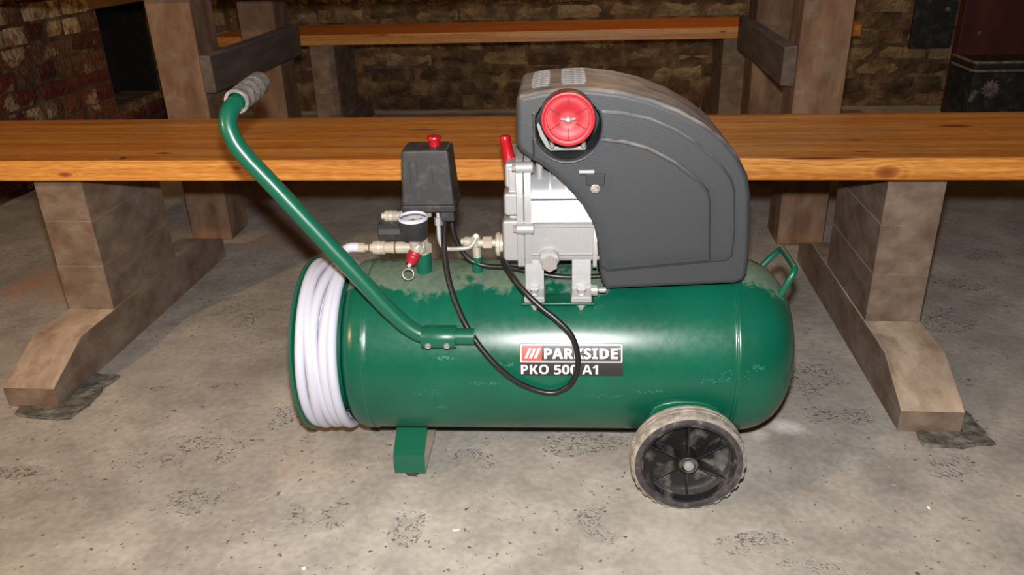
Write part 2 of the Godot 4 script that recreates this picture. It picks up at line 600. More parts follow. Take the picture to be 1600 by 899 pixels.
func tank_paint() -> StandardMaterial3D:   # u runs along the tank, v round it from the underside (0) over the front (0.25), top (0.5) and back
	var w := 1024
	var h := 1024
	var n1 := bytes(noise(5, 0.006, 5, FastNoiseLite.TYPE_SIMPLEX_SMOOTH, 30.0), w, h)
	var n2 := bytes(noise(6, 0.05, 4), w, h)
	var n3 := bytes(noise(7, 0.004, 2), w, h)
	var data := PackedByteArray()
	data.resize(w * h * 3)
	var ro := PackedByteArray()
	ro.resize(w * h)
	var i := 0
	for y in h:
		var v := (y + 0.5) / h
		var near := clampf((0.084 - absf(v - 0.5)) / 0.03, -1.0, 1.0)
		for x in w:
			var u := float(x) / w
			var topness := near - (0.9 * clampf((u - 0.62) / 0.06, 0.0, 1.0) if u < 0.86 else 0.35)
			var d := topness + (n1[i] - 128) / 110.0 + (n2[i] - 128) / 300.0 - 0.12
			d = clampf(d * 2.2, 0.0, 1.0) * (0.55 + n2[i] / 640.0)
			if topness <= -0.999:
				d = 0.0
			var g := 1.0 + (n3[i] - 128) / 1400.0
			data[i * 3] = int(lerpf(7.0 * g, 112.0, d))
			data[i * 3 + 1] = int(lerpf(84.0 * g, 112.0, d))
			data[i * 3 + 2] = int(lerpf(64.0 * g, 96.0, d))
			ro[i] = int(lerpf(74.0 + (n2[i] - 128) * 0.10, 225.0, minf(1.0, d * 1.4)))
			i += 1
	# a few pale scuffs and scratches with a shape of their own
	var scuffs := [[0.27, 0.235, 26, 7], [0.31, 0.30, 22, 3], [0.38, 0.255, 30, 3], [0.60, 0.23, 34, 3], [0.835, 0.272, 30, 9], [0.80, 0.262, 26, 4], [0.88, 0.285, 12, 4], [0.30, 0.20, 14, 3], [0.42, 0.29, 16, 4], [0.68, 0.24, 30, 3]]
	for s in scuffs:
		for k in 16:
			var px := int(s[0] * w + rng.randf_range(-s[2], s[2]))
			var py := int(s[1] * h + rng.randf_range(-s[3], s[3]))
			for e in rng.randi_range(2, 6):
				var at := ((py + e / 2) * w + px + e) % (w * h)
				data[at * 3] = 52
				data[at * 3 + 1] = 118
				data[at * 3 + 2] = 100
				ro[at] = 150
	var m := mat(Color.WHITE, 1.0)
	m.albedo_texture = image_texture(w, h, data)
	m.roughness_texture = image_texture(w, h, ro, Image.FORMAT_L8)
	m.roughness_texture_channel = BaseMaterial3D.TEXTURE_CHANNEL_RED
	return m


func floor_concrete() -> StandardMaterial3D:   # 2048 pixels over 3.2 m: x from -1.6, z from -3.2
	var w := 2048
	var lo := bytes(noise(200, 0.012, 4, FastNoiseLite.TYPE_SIMPLEX_SMOOTH, 20.0), 512, 512, w, w)
	var mid := bytes(noise(201, 0.022, 5, FastNoiseLite.TYPE_SIMPLEX_SMOOTH, 20.0), 1024, 1024, w, w)
	var fine := bytes(noise(202, 0.16, 3), 1024, 1024, w, w)
	var grit := bytes(noise(203, 0.085, 3), w, w)
	var patch := PackedByteArray()   # where the skin of the concrete has broken up
	patch.resize(512 * 512)
	var warm := PackedByteArray()
	warm.resize(512 * 512)
	var pale := PackedByteArray()
	pale.resize(512 * 512)
	var spots := [[-0.63, -1.06, 0.075, 0.045, 1.0], [-0.49, -1.0, 0.05, 0.04, 0.8], [-0.40, -1.045, 0.03, 0.035, 0.9], [0.0, -1.225, 0.07, 0.028, 1.0], [-0.12, -1.235, 0.06, 0.02, 0.7], [0.475, -1.35, 0.05, 0.04, 1.0], [0.45, -1.48, 0.08, 0.07, 0.7], [0.42, -1.42, 0.06, 0.06, 0.7],
		[0.92, -1.98, 0.06, 0.04, 0.9], [0.84, -1.76, 0.07, 0.07, 0.8], [1.03, -2.17, 0.07, 0.04, 1.0], [0.01, -1.02, 0.035, 0.04, 0.7], [-0.29, -0.99, 0.02, 0.04, 0.7], [-0.90, -1.38, 0.04, 0.02, 0.9], [-0.76, -1.40, 0.05, 0.03, 0.7], [-1.02, -1.09, 0.05, 0.015, 0.9], [0.73, -1.50, 0.05, 0.04, 0.7], [-0.42, -1.02, 0.03, 0.03, 0.8],
		[-0.20, -1.15, 0.10, 0.04, 0.45], [0.30, -0.95, 0.10, 0.05, 0.4], [-0.55, -1.25, 0.12, 0.06, 0.45], [-0.75, -1.15, 0.08, 0.05, 0.45], [0.62, -1.2, 0.05, 0.03, 0.55], [-0.85, -1.75, 0.10, 0.08, 0.6], [-0.70, -1.85, 0.08, 0.05, 0.6]]
	for s in spots:
		stamp(patch, s[0], s[1], s[2], s[3], s[4])
	for s in [[-1.45, -1.95, 0.28, 0.16, 0.9], [-1.35, -2.25, 0.3, 0.12, 0.5], [-0.52, -1.15, 0.12, 0.06, 0.25], [-0.95, -2.25, 0.15, 0.1, 0.5]]:
		stamp(warm, s[0], s[1], s[2], s[3], s[4])
	for s in [[0.365, -1.295, 0.03, 0.03, 1.0], [0.31, -1.27, 0.025, 0.02, 0.6], [0.45, -1.20, 0.05, 0.03, 0.4], [-0.30, -1.03, 0.05, 0.02, 0.5]]:
		stamp(pale, s[0], s[1], s[2], s[3], s[4])
	var big_patch := grow(patch, w)
	var big_warm := grow(warm, w)
	var big_pale := grow(pale, w)
	var data := PackedByteArray()
	data.resize(w * w * 3)
	var hi := PackedByteArray()
	hi.resize(w * w)
	for i in w * w:
		var a := (lo[i] - 128) * 0.13 + (mid[i] - 128) * 0.16 + (fine[i] - 128) * 0.09
		var hgt := 150.0 + (mid[i] - 128) * 0.10 + (fine[i] - 128) * 0.10
		var r := 163.0 + a
		var g := 157.5 + a
		var b := 148.0 + a * 0.95
		var gr := grit[i]
		var p: int = big_patch[i]
		if p > 6:
			var q := clampf((p * 0.8 + (mid[i] - 128) * 2.4 + (lo[i] - 128) * 0.5 - 76.0) / 80.0, 0.0, 1.0)
			var pit := clampf((7.0 + 9.0 * q - absf(gr - 132.0)) / 8.0, 0.0, 1.0) * q * clampf((fine[i] - 84.0) / 50.0, 0.0, 1.0)
			r = lerpf(r - 11.0 * q, 92.0, pit * 0.85)
			g = lerpf(g - 10.0 * q, 86.0, pit * 0.85)
			b = lerpf(b - 8.0 * q, 76.0, pit * 0.85)
			hgt -= 60.0 * pit + 14.0 * q
		if gr > 203 and mid[i] > 110:
			var pit := minf(1.0, (gr - 203) / 14.0)
			r = lerpf(r, 92.0, pit)
			g = lerpf(g, 85.0, pit)
			b = lerpf(b, 76.0, pit)
			hgt -= 60.0 * pit
		elif gr < 44:
			var s := minf(1.0, (44 - gr) / 16.0) * 0.4
			r = lerpf(r, 214.0, s)
			g = lerpf(g, 206.0, s)
			b = lerpf(b, 190.0, s)
			hgt += 30.0 * s
		var wv: int = big_warm[i]
		if wv > 0:
			var q := wv / 255.0 * 0.55 * clampf((mid[i] - 70) / 100.0, 0.0, 1.0)
			r = lerpf(r, 172.0, q)
			g = lerpf(g, 112.0, q)
			b = lerpf(b, 78.0, q)
		var pv: int = big_pale[i]
		if pv > 0:
			var q := clampf(pv / 255.0 * (mid[i] / 140.0) - 0.25, 0.0, 1.0)
			r = lerpf(r, 214.0, q)
			g = lerpf(g, 212.0, q)
			b = lerpf(b, 206.0, q)
		data[i * 3] = int(clampf(r, 0, 255))
		data[i * 3 + 1] = int(clampf(g, 0, 255))
		data[i * 3 + 2] = int(clampf(b, 0, 255))
		hi[i] = int(clampf(hgt, 0, 255))
	var m := mat(Color.WHITE, 0.92)
	m.albedo_texture = image_texture(w, w, data)
	m.heightmap_enabled = true
	m.heightmap_texture = image_texture(w, w, hi, Image.FORMAT_L8)
	m.heightmap_scale = 0.55
	return m


func stamp(to: PackedByteArray, x: float, z: float, rx: float, rz: float, v: float) -> void:
	var cx := (x + 1.6) / 3.2 * 512.0
	var cz := (z + 3.2) / 3.2 * 512.0
	var ax := rx / 3.2 * 512.0
	var az := rz / 3.2 * 512.0
	for j in range(int(cz - az * 1.6), int(cz + az * 1.6) + 2):
		for i in range(int(cx - ax * 1.6), int(cx + ax * 1.6) + 2):
			if i < 0 or j < 0 or i > 511 or j > 511:
				continue
			var d := Vector2((i - cx) / ax, (j - cz) / az).length()
			var k := int(255.0 * v * clampf(1.45 - d, 0.0, 1.0))
			to[j * 512 + i] = maxi(to[j * 512 + i], k)


func grow(from: PackedByteArray, w: int) -> PackedByteArray:
	var im := Image.create_from_data(512, 512, false, Image.FORMAT_L8, from)
	im.resize(w, w, Image.INTERPOLATE_CUBIC)
	return im.get_data()


func pine(sd: int, red: bool) -> StandardMaterial3D:   # u along the plank, v: 0 rear edge of the top .. 0.84 front edge .. 1 bottom of the front
	var w := 2048
	var h := 384
	var wide := bytes(noise(300 + sd, 0.02, 3), 64, h, w, h)
	var grain := bytes(noise(310 + sd, 0.09, 4), 96, h, w, h)
	var hair := bytes(noise(320 + sd, 0.35, 2), 192, h, w, h)
	var dust := bytes(noise(330 + sd, 0.02, 4, FastNoiseLite.TYPE_SIMPLEX_SMOOTH, 20.0), 512, h, w, h)
	var knots := [[0.245, 0.80, 5, 9], [0.455, 0.30, 20, 6], [0.405, 0.42, 10, 4], [0.53, 0.60, 14, 4], [0.87, 0.30, 20, 7], [0.785, 0.55, 9, 4], [0.78, 0.74, 12, 4], [0.745, 0.845, 40, 7], [0.793, 0.935, 13, 15], [0.905, 0.89, 10, 13], [0.06, 0.30, 26, 5], [0.27, 0.72, 12, 6], [0.20, 0.94, 10, 6], [0.335, 0.90, 6, 5], [0.60, 0.66, 26, 3], [0.93, 0.5, 8, 4]]
	if red:
		knots = [[0.72, 0.86, 18, 7], [0.4, 0.5, 14, 5], [0.85, 0.4, 16, 5], [0.2, 0.9, 9, 6]]
	var data := PackedByteArray()
	data.resize(w * h * 3)
	var i := 0
	for y in h:
		var v := (y + 0.5) / h
		for x in w:
			var t := (wide[i] - 128) / 330.0 + (grain[i] - 128) / 330.0 + (hair[i] - 128) / 260.0
			var dark := 0.0
			for k in knots:
				var dx: float = (x - k[0] * w) / k[2]
				if dx > 3.0 or dx < -3.0:
					continue
				var dy: float = (y - k[1] * h) / k[3]
				var d := sqrt(dx * dx * 0.6 + dy * dy)
				if d < 3.0:
					t += 0.25 * sin(d * 7.0) * (1.0 - d / 3.0)
					dark = maxf(dark, clampf(1.25 - d, 0.0, 1.0))
			var r := 188.0 + t * 46.0
			var g := 123.0 + t * 60.0
			var b := 52.0 + t * 46.0
			if red:
				r = 192.0 + t * 40.0
				g = (130.0 if v > 0.84 else 108.0) + t * 60.0
				b = (56.0 if v > 0.84 else 34.0) + t * 44.0
			var face := v > 0.855
			r = lerpf(r, 128.0 if face else 84.0, dark)
			g = lerpf(g, 62.0 if face else 40.0, dark)
			b = lerpf(b, 22.0 if face else 18.0, dark)
			if v < 0.84:
				var q := clampf((dust[i] - 158) / 80.0, 0.0, 0.4)
				r = lerpf(r, 170.0, q)
				g = lerpf(g, 144.0, q)
				b = lerpf(b, 116.0, q)
			data[i * 3] = int(clampf(r, 0, 255))
			data[i * 3 + 1] = int(clampf(g, 0, 255))
			data[i * 3 + 2] = int(clampf(b, 0, 255))
			i += 1
	var m := mat(Color.WHITE, 0.42)
	m.albedo_texture = image_texture(w, h, data)
	m.clearcoat_enabled = true
	m.clearcoat = 0.25
	m.clearcoat_roughness = 0.3
	return m


# ------------------------------------------------------------------ the room
func build_room() -> void:
	var st := begin()
	uvf = func(p: Vector3, _n: Vector3) -> Vector2: return Vector2((p.x + 1.6) / 3.2, (p.z + 3.2) / 3.2)
	abox(st, Vector3(-2.35, -0.12, -4.35), Vector3(3.05, 0.0, 2.25), 0.0)
	uvf = no_call
	structure(part("floor", st, M.floor, self), "rough worn grey concrete cellar floor with pits and stains", "floor")
	st = begin()
	abox(st, Vector3(-2.35, 2.25, -4.35), Vector3(3.05, 2.4, 2.25), 0.0)
	structure(part("ceiling", st, M.plaster, self), "plastered cellar ceiling above the frame", "ceiling")
	st = begin()
	abox(st, Vector3(2.8, 0.0, -4.35), Vector3(3.05, 2.25, 2.25), 0.0)
	structure(part("wall_right", st, M.plaster, self), "plastered cellar wall on the right beyond the frame", "wall")
	st = begin()
	abox(st, Vector3(-2.1, 0.0, 2.0), Vector3(2.8, 2.25, 2.25), 0.0)
	structure(part("wall_front", st, M.plaster, self), "plastered cellar wall behind the photographer", "wall")


func brick_mesh(sd: int, size: Vector3) -> ArrayMesh:
	var n := noise(sd, 9.0, 3)
	var st := begin()
	var k := 5
	# a slab whose front face is a small uneven grid, its edges rounded and chipped
	var pos := func(i: int, j: int) -> Vector3:
		var u := float(i) / k - 0.5
		var v := float(j) / 2 - 0.5
		var x := u * size.x
		var y := v * size.y
		var e := 0.0
		if i == 0 or i == k or j == 0 or j == 2:
			e = -0.006 + 0.005 * n.get_noise_3d(x * 9.0, y * 9.0, 3.0)
		x += 0.004 * n.get_noise_3d(x, y, 20.0)
		y += 0.004 * n.get_noise_3d(x, y, 40.0)
		return Vector3(x, y, size.z / 2.0 + e + 0.004 * n.get_noise_3d(x, y, 60.0))
	for i in k:
		for j in 2:
			var a: Vector3 = pos.call(i, j)
			var b: Vector3 = pos.call(i + 1, j)
			var c: Vector3 = pos.call(i + 1, j + 1)
			var d: Vector3 = pos.call(i, j + 1)
			var g := (b - a).cross(d - a).normalized()
			var g2 := (d - c).cross(b - c).normalized()
			quad(st, a, b, c, d, g, (g + g2).normalized(), g2, (g + g2).normalized())
	var rim := []
	for i in k:
		rim.append(pos.call(i, 0))
	for j in 2:
		rim.append(pos.call(k, j))
	for i in k:
		rim.append(pos.call(k - i, 2))
	for j in 2:
		rim.append(pos.call(0, 2 - j))
	for i in rim.size():
		var a: Vector3 = rim[i]
		var b: Vector3 = rim[(i + 1) % rim.size()]
		var nn := (b - a).cross(Vector3(0, 0, 1)).normalized()
		quad(st, a, b, Vector3(b.x, b.y, -size.z / 2.0), Vector3(a.x, a.y, -size.z / 2.0), nn, nn, nn, nn)
	return st.commit()


func lay(parent: Node, meshes: Array, looks: Array, xf: Transform3D) -> void:
	var o := MeshInstance3D.new()
	o.name = "brick"
	o.mesh = meshes[rng.randi() % meshes.size()]
	o.material_override = looks[rng.randi() % looks.size()]
	o.transform = xf
	parent.add_child(o, true)


func build_walls_of_brick() -> void:
	var stretchers := []
	var headers := []
	for i in 4:
		stretchers.append(brick_mesh(400 + i, Vector3(0.225, 0.060, 0.05)))
		headers.append(brick_mesh(410 + i, Vector3(0.105, 0.060, 0.05)))
	# the left wall: its face at x = -2.1, a dark niche cut into it
	var st := begin()
	for b in [[Vector3(-2.35, 0, -3.42), Vector3(-2.108, 2.25, 2.25)], [Vector3(-2.35, 0, -4.35), Vector3(-2.108, 2.25, -3.82)], [Vector3(-2.35, 0, -3.82), Vector3(-2.108, 0.17, -3.42)], [Vector3(-2.35, 0.60, -3.82), Vector3(-2.108, 2.25, -3.42)], [Vector3(-2.40, 0.17, -3.82), Vector3(-2.31, 0.60, -3.42)]]:
		abox(st, b[0], b[1], 0.0)
	var wl := part("wall_left", st, M.mortar, self)
	structure(wl, "crumbling red brick wall on the left with flaking whitewash and a dark niche", "wall")
	var y := 0.036
	for c in 14:
		var z := -2.30 + (0.06 if c % 2 == 0 else -0.06)
		while z > -4.05:
			var header := c % 2 == 1
			var l := 0.105 if header else 0.225
			var mid := z - l / 2.0
			if not (mid - l / 2.0 < -3.425 and mid + l / 2.0 > -3.815 and y > 0.14 and y < 0.62) and mid - l / 2.0 > -4.09:
				var xf := Transform3D(Basis(Vector3.UP, PI / 2 + rng.randf_range(-0.03, 0.03)) * Basis(Vector3(0, 0, 1), rng.randf_range(-0.02, 0.02)), Vector3(-2.124 + rng.randf_range(-0.004, 0.006), y + rng.randf_range(-0.003, 0.003), mid))
				lay(wl, headers if header else stretchers, M.limed if y > 0.5 and rng.randf() < 0.6 else M.bricks, xf)
			z -= l + 0.012
		y += 0.0725
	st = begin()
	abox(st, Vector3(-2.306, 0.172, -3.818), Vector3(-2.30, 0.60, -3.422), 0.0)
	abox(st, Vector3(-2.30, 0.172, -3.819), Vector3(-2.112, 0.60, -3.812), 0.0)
	part("niche_shade_lining", st, M.niche_shade, wl)  # near-black lining stands in for the unlit depth of the niche
	st = begin()
	abox(st, Vector3(-2.30, 0.588, -3.86), Vector3(-2.086, 0.64, -3.34), 0.006, 0.003)
	part("niche_lintel", st, M.lintel, wl)
	# the far wall: old limewashed brickwork
	st = begin()
	abox(st, Vector3(-2.35, 0, -4.35), Vector3(3.05, 2.25, -4.108), 0.0)
	var wb := part("wall_back", st, M.mortar, self)
	structure(wb, "sooty old limewashed brick wall at the far end of the cellar", "wall")
	y = 0.036
	for c in 9:
		var header := c % 3 == 1
		var l := 0.105 if header else 0.225
		var x := -2.08 + (0.0 if c % 2 == 0 else 0.09)
		while x + l < 2.5:
			if rng.randf() > 0.10:
				var xf := Transform3D(Basis(Vector3(0, 0, 1), rng.randf_range(-0.025, 0.025)) * Basis(Vector3.UP, rng.randf_range(-0.03, 0.03)), Vector3(x + l / 2.0, y + rng.randf_range(-0.004, 0.004), -4.127 + rng.randf_range(-0.006, 0.004)))
				lay(wb, headers if header else stretchers, M.sooty if rng.randf() < (0.75 if y < 0.2 else 0.2 if y < 0.4 else 0.06) else [M.old_bricks[1], M.old_bricks[3]] if y > 0.4 else M.old_bricks, xf)
			x += l + 0.013
		y += 0.0725


func build_wall_things() -> void:
	# black plate on the far wall
	var t := thing("iron_plate", "tall black iron plate fixed to the far wall beside the maroon door", "plate", Vector3(1.571, 0.272, -4.094))
	var st := begin()
	abox(st, Vector3(-0.092, 0.0, -0.012), Vector3(0.092, 0.9, 0.012), 0.003)
	part("panel", st, M.iron, t)
	for p in [Vector2(0.05, 0.175), Vector2(-0.05, 0.62), Vector2(0.05, 0.62)]:
		st = begin()
		cyl(st, Vector3(p.x, p.y, 0.011), Vector3(p.x, p.y, 0.017), 0.011, 12)
		part("bolt_head", st, M.iron_rim, t)
	# maroon door
	t = thing("metal_door", "dark maroon metal door panel at the far right behind the stove", "door", Vector3(1.925, 0.0, -3.94))
	st = begin()
	abox(st, Vector3(-0.27, 0.02, -0.02), Vector3(0.42, 1.9, 0.02), 0.004)
	part("door_leaf", st, M.maroon, t)
	st = begin()
	abox(st, Vector3(-0.30, 0.0, -0.03), Vector3(-0.272, 1.95, 0.03), 0.004)
	part("door_frame", st, M.maroon, t)
	st = begin()
	cyl(st, Vector3(-0.215, 0.36, 0.019), Vector3(-0.215, 0.36, 0.026), 0.010, 12)
	part("rivet", st, M.iron_rim, t)
	# little iron stove in front of it
	t = thing("iron_stove", "low black cast iron stove with a round vent rosette at the far right", "stove", Vector3(1.765, 0.0, -3.72))
	st = begin()
	abox(st, Vector3(-0.185, 0.0, -0.12), Vector3(0.24, 0.243, 0.12), 0.008)
	part("body", st, M.iron, t)
	for yy in [0.248, 0.282]:
		st = begin()
		tube(st, spline([Vector3(-0.187, yy, -0.10), Vector3(-0.187, yy, 0.0), Vector3(-0.187, yy, 0.09), Vector3(-0.180, yy, 0.115), Vector3(-0.160, yy, 0.121), Vector3(0.0, yy, 0.121), Vector3(0.24, yy, 0.121)], 5), 0.0065, 10)
		part("rim", st, M.iron_rim, t)
	st = begin()
	abox(st, Vector3(-0.185, 0.252, -0.115), Vector3(0.24, 0.280, 0.118), 0.006)
	part("lid", st, M.iron, t)
	st = begin()
	var star := PackedVector2Array()
	for i in 24:
		var a := TAU * i / 24
		var rr := 0.040 if i % 2 == 0 else 0.027
		star.append(Vector2(cos(a), sin(a)) * rr)
	plate(st, star, 0.0, 0.008, 0.002, Transform3D(Basis(), Vector3(-0.105, 0.175, 0.119)))
	var ros := part("vent_rosette", st, M.iron_rim, t)
	st = begin()
	cyl(st, Vector3(-0.105, 0.175, 0.126), Vector3(-0.105, 0.175, 0.134), 0.010, 12)
	part("vent_knob", st, M.iron_rim, ros)
	st = begin()
	box(st, Vector3(0.020, 0.052, 0.008), 0.003, Transform3D(Basis(Vector3(0, 0, 1), -0.35), Vector3(-0.170, 0.145, 0.122)))
	part("latch", st, M.iron_rim, t)
	# the two bulbs on their cords, out of frame
	var glow := mat(c8(255, 236, 210), 0.4)
	glow.emission_enabled = true
	glow.emission = c8(255, 214, 165)
	glow.emission_energy_multiplier = 2.0
	for b in [[Vector3(-1.90, 1.28, 0.20), "bare warm bulb hanging out of frame nearer the photographer"], [Vector3(0.35, 1.92, -3.20), "bare warm bulb hanging out of frame near the far wall"]]:
		t = thing("pendant_lamp", b[1], "lamp", b[0])
		st = begin()
		lathe(st, [Vector2(0, -0.05), Vector2(0.02, -0.045), Vector2(0.032, -0.02), Vector2(0.03, 0.005), Vector2(0.014, 0.045), Vector2(0.013, 0.05)], Transform3D(), 20)
		part("bulb", st, glow, t)
		st = begin()
		cyl(st, Vector3(0, 0.05, 0), Vector3(0, 0.10, 0), 0.017, 16)
		part("socket", st, M.black, t)
		st = begin()
		cyl(st, Vector3(0, 0.10, 0), Vector3(0, 2.25 - b[0].y, 0), 0.004, 8, 0.0005)
		part("cord", st, M.cord, t)


# ------------------------------------------------------------------ furniture
func build_table() -> void:
	var o := Vector3(-0.287, 0, -2.61)
	var t := thing("timber_table", "heavy timber table with thick dusty posts and side rails between the two benches", "table", o)
	for p in [[-1.171, -2.31], [-1.171, -2.915], [0.597, -2.295], [0.597, -2.915]]:
		var st := begin()
		abox(st, Vector3(p[0] - 0.065, 0.0, p[1] - 0.068) - o, Vector3(p[0] + 0.065, 0.721, p[1] + 0.068) - o, 0.004, 0.002)
		part("post", st, M.timber, t)
	for x in [-1.089, 0.515]:
		var st := begin()
		colf = dusty  # paints the lit top edge into the rail
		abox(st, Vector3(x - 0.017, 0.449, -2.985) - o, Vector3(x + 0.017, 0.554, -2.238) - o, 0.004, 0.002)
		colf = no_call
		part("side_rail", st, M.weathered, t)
	for i in 6:
		var st := begin()
		var z := -2.13 - i * 0.163
		uvf = func(p: Vector3, n: Vector3) -> Vector2: return Vector2(p.x / 3.6 + 0.5, fposmod(0.5 + p.z * 2.0, 1.0) * 0.8 if absf(n.y) > 0.5 else 0.85 + p.y * 0.1)
		abox(st, Vector3(-1.92, 0.7215, z - 0.16) - o, Vector3(1.50, 0.765, z) - o, 0.004)  # unseen board ends lengthened to keep the floor beneath in shade
		uvf = no_call
		part("tabletop_board", st, M.pine, t)


func dusty(_p: Vector3, n: Vector3) -> Color:   # upward faces paler: dust on runners, light put into the colour on rails
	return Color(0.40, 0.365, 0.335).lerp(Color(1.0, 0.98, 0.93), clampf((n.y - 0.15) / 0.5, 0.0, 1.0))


func make_bench(called: String, label: String, at: Vector3, turn: float, wood: Material) -> Node3D:
	var t := thing(called, label, "bench", at, turn, "pine benches on timber sled bases")
	var st := begin()
	var flip := turn != 0.0
	uvf = func(p: Vector3, n: Vector3) -> Vector2:
		var u := p.x / 2.7 + 0.5
		if absf(n.y) > 0.7:
			return Vector2(u, 0.42 + (p.z / 0.37 * 0.82) * (-1.0 if flip else 1.0))
		return Vector2(u, 0.85 + (0.46 - p.y) / 0.044 * 0.14)
	abox(st, Vector3(-1.35, 0.416, -0.185), Vector3(1.35, 0.46, 0.19), 0.0035)
	uvf = no_call
	part("seat_plank", st, wood, t)
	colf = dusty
	for s in [-1, 1]:
		var x: float = s * 0.871
		st = begin()
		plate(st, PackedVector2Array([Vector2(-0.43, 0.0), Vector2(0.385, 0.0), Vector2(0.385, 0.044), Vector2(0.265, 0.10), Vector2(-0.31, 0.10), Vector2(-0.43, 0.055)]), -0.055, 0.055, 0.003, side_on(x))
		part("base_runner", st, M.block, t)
		for k in 3:
			st = begin()
			var y0 := 0.10 + k * 0.1053
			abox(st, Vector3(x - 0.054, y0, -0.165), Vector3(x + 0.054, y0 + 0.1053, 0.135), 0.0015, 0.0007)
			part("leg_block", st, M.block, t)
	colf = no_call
	return t


func build_benches() -> void:
	make_bench("bench", "nearer varnished pine bench standing right behind the green compressor", Vector3(-0.254, 0, -1.68), 0.0, M.pine)
	make_bench("bench", "farther reddish pine bench against the sooty back wall", Vector3(-0.29, 0, -3.64), PI, M.pine_back)


# ------------------------------------------------------------------ the compressor; x along the tank, z towards the camera
const AY := 0.2047
const R := 0.147


func on_tank(x: float, deg: float, r: float) -> Vector3:
	return Vector3(x, AY + r * sin(deg_to_rad(deg)), r * cos(deg_to_rad(deg)))


func build_compressor() -> void:
	var c := thing("air_compressor", "green wheeled air compressor with a black motor hood and red air filter", "compressor", Vector3(-0.0453, 0, -1.2343), deg_to_rad(2.1))
	build_tank(c)
	build_wheels(c)
	build_handles(c)
	build_pump(c)
	build_hood(c)
	build_controls(c)
	build_cords(c)


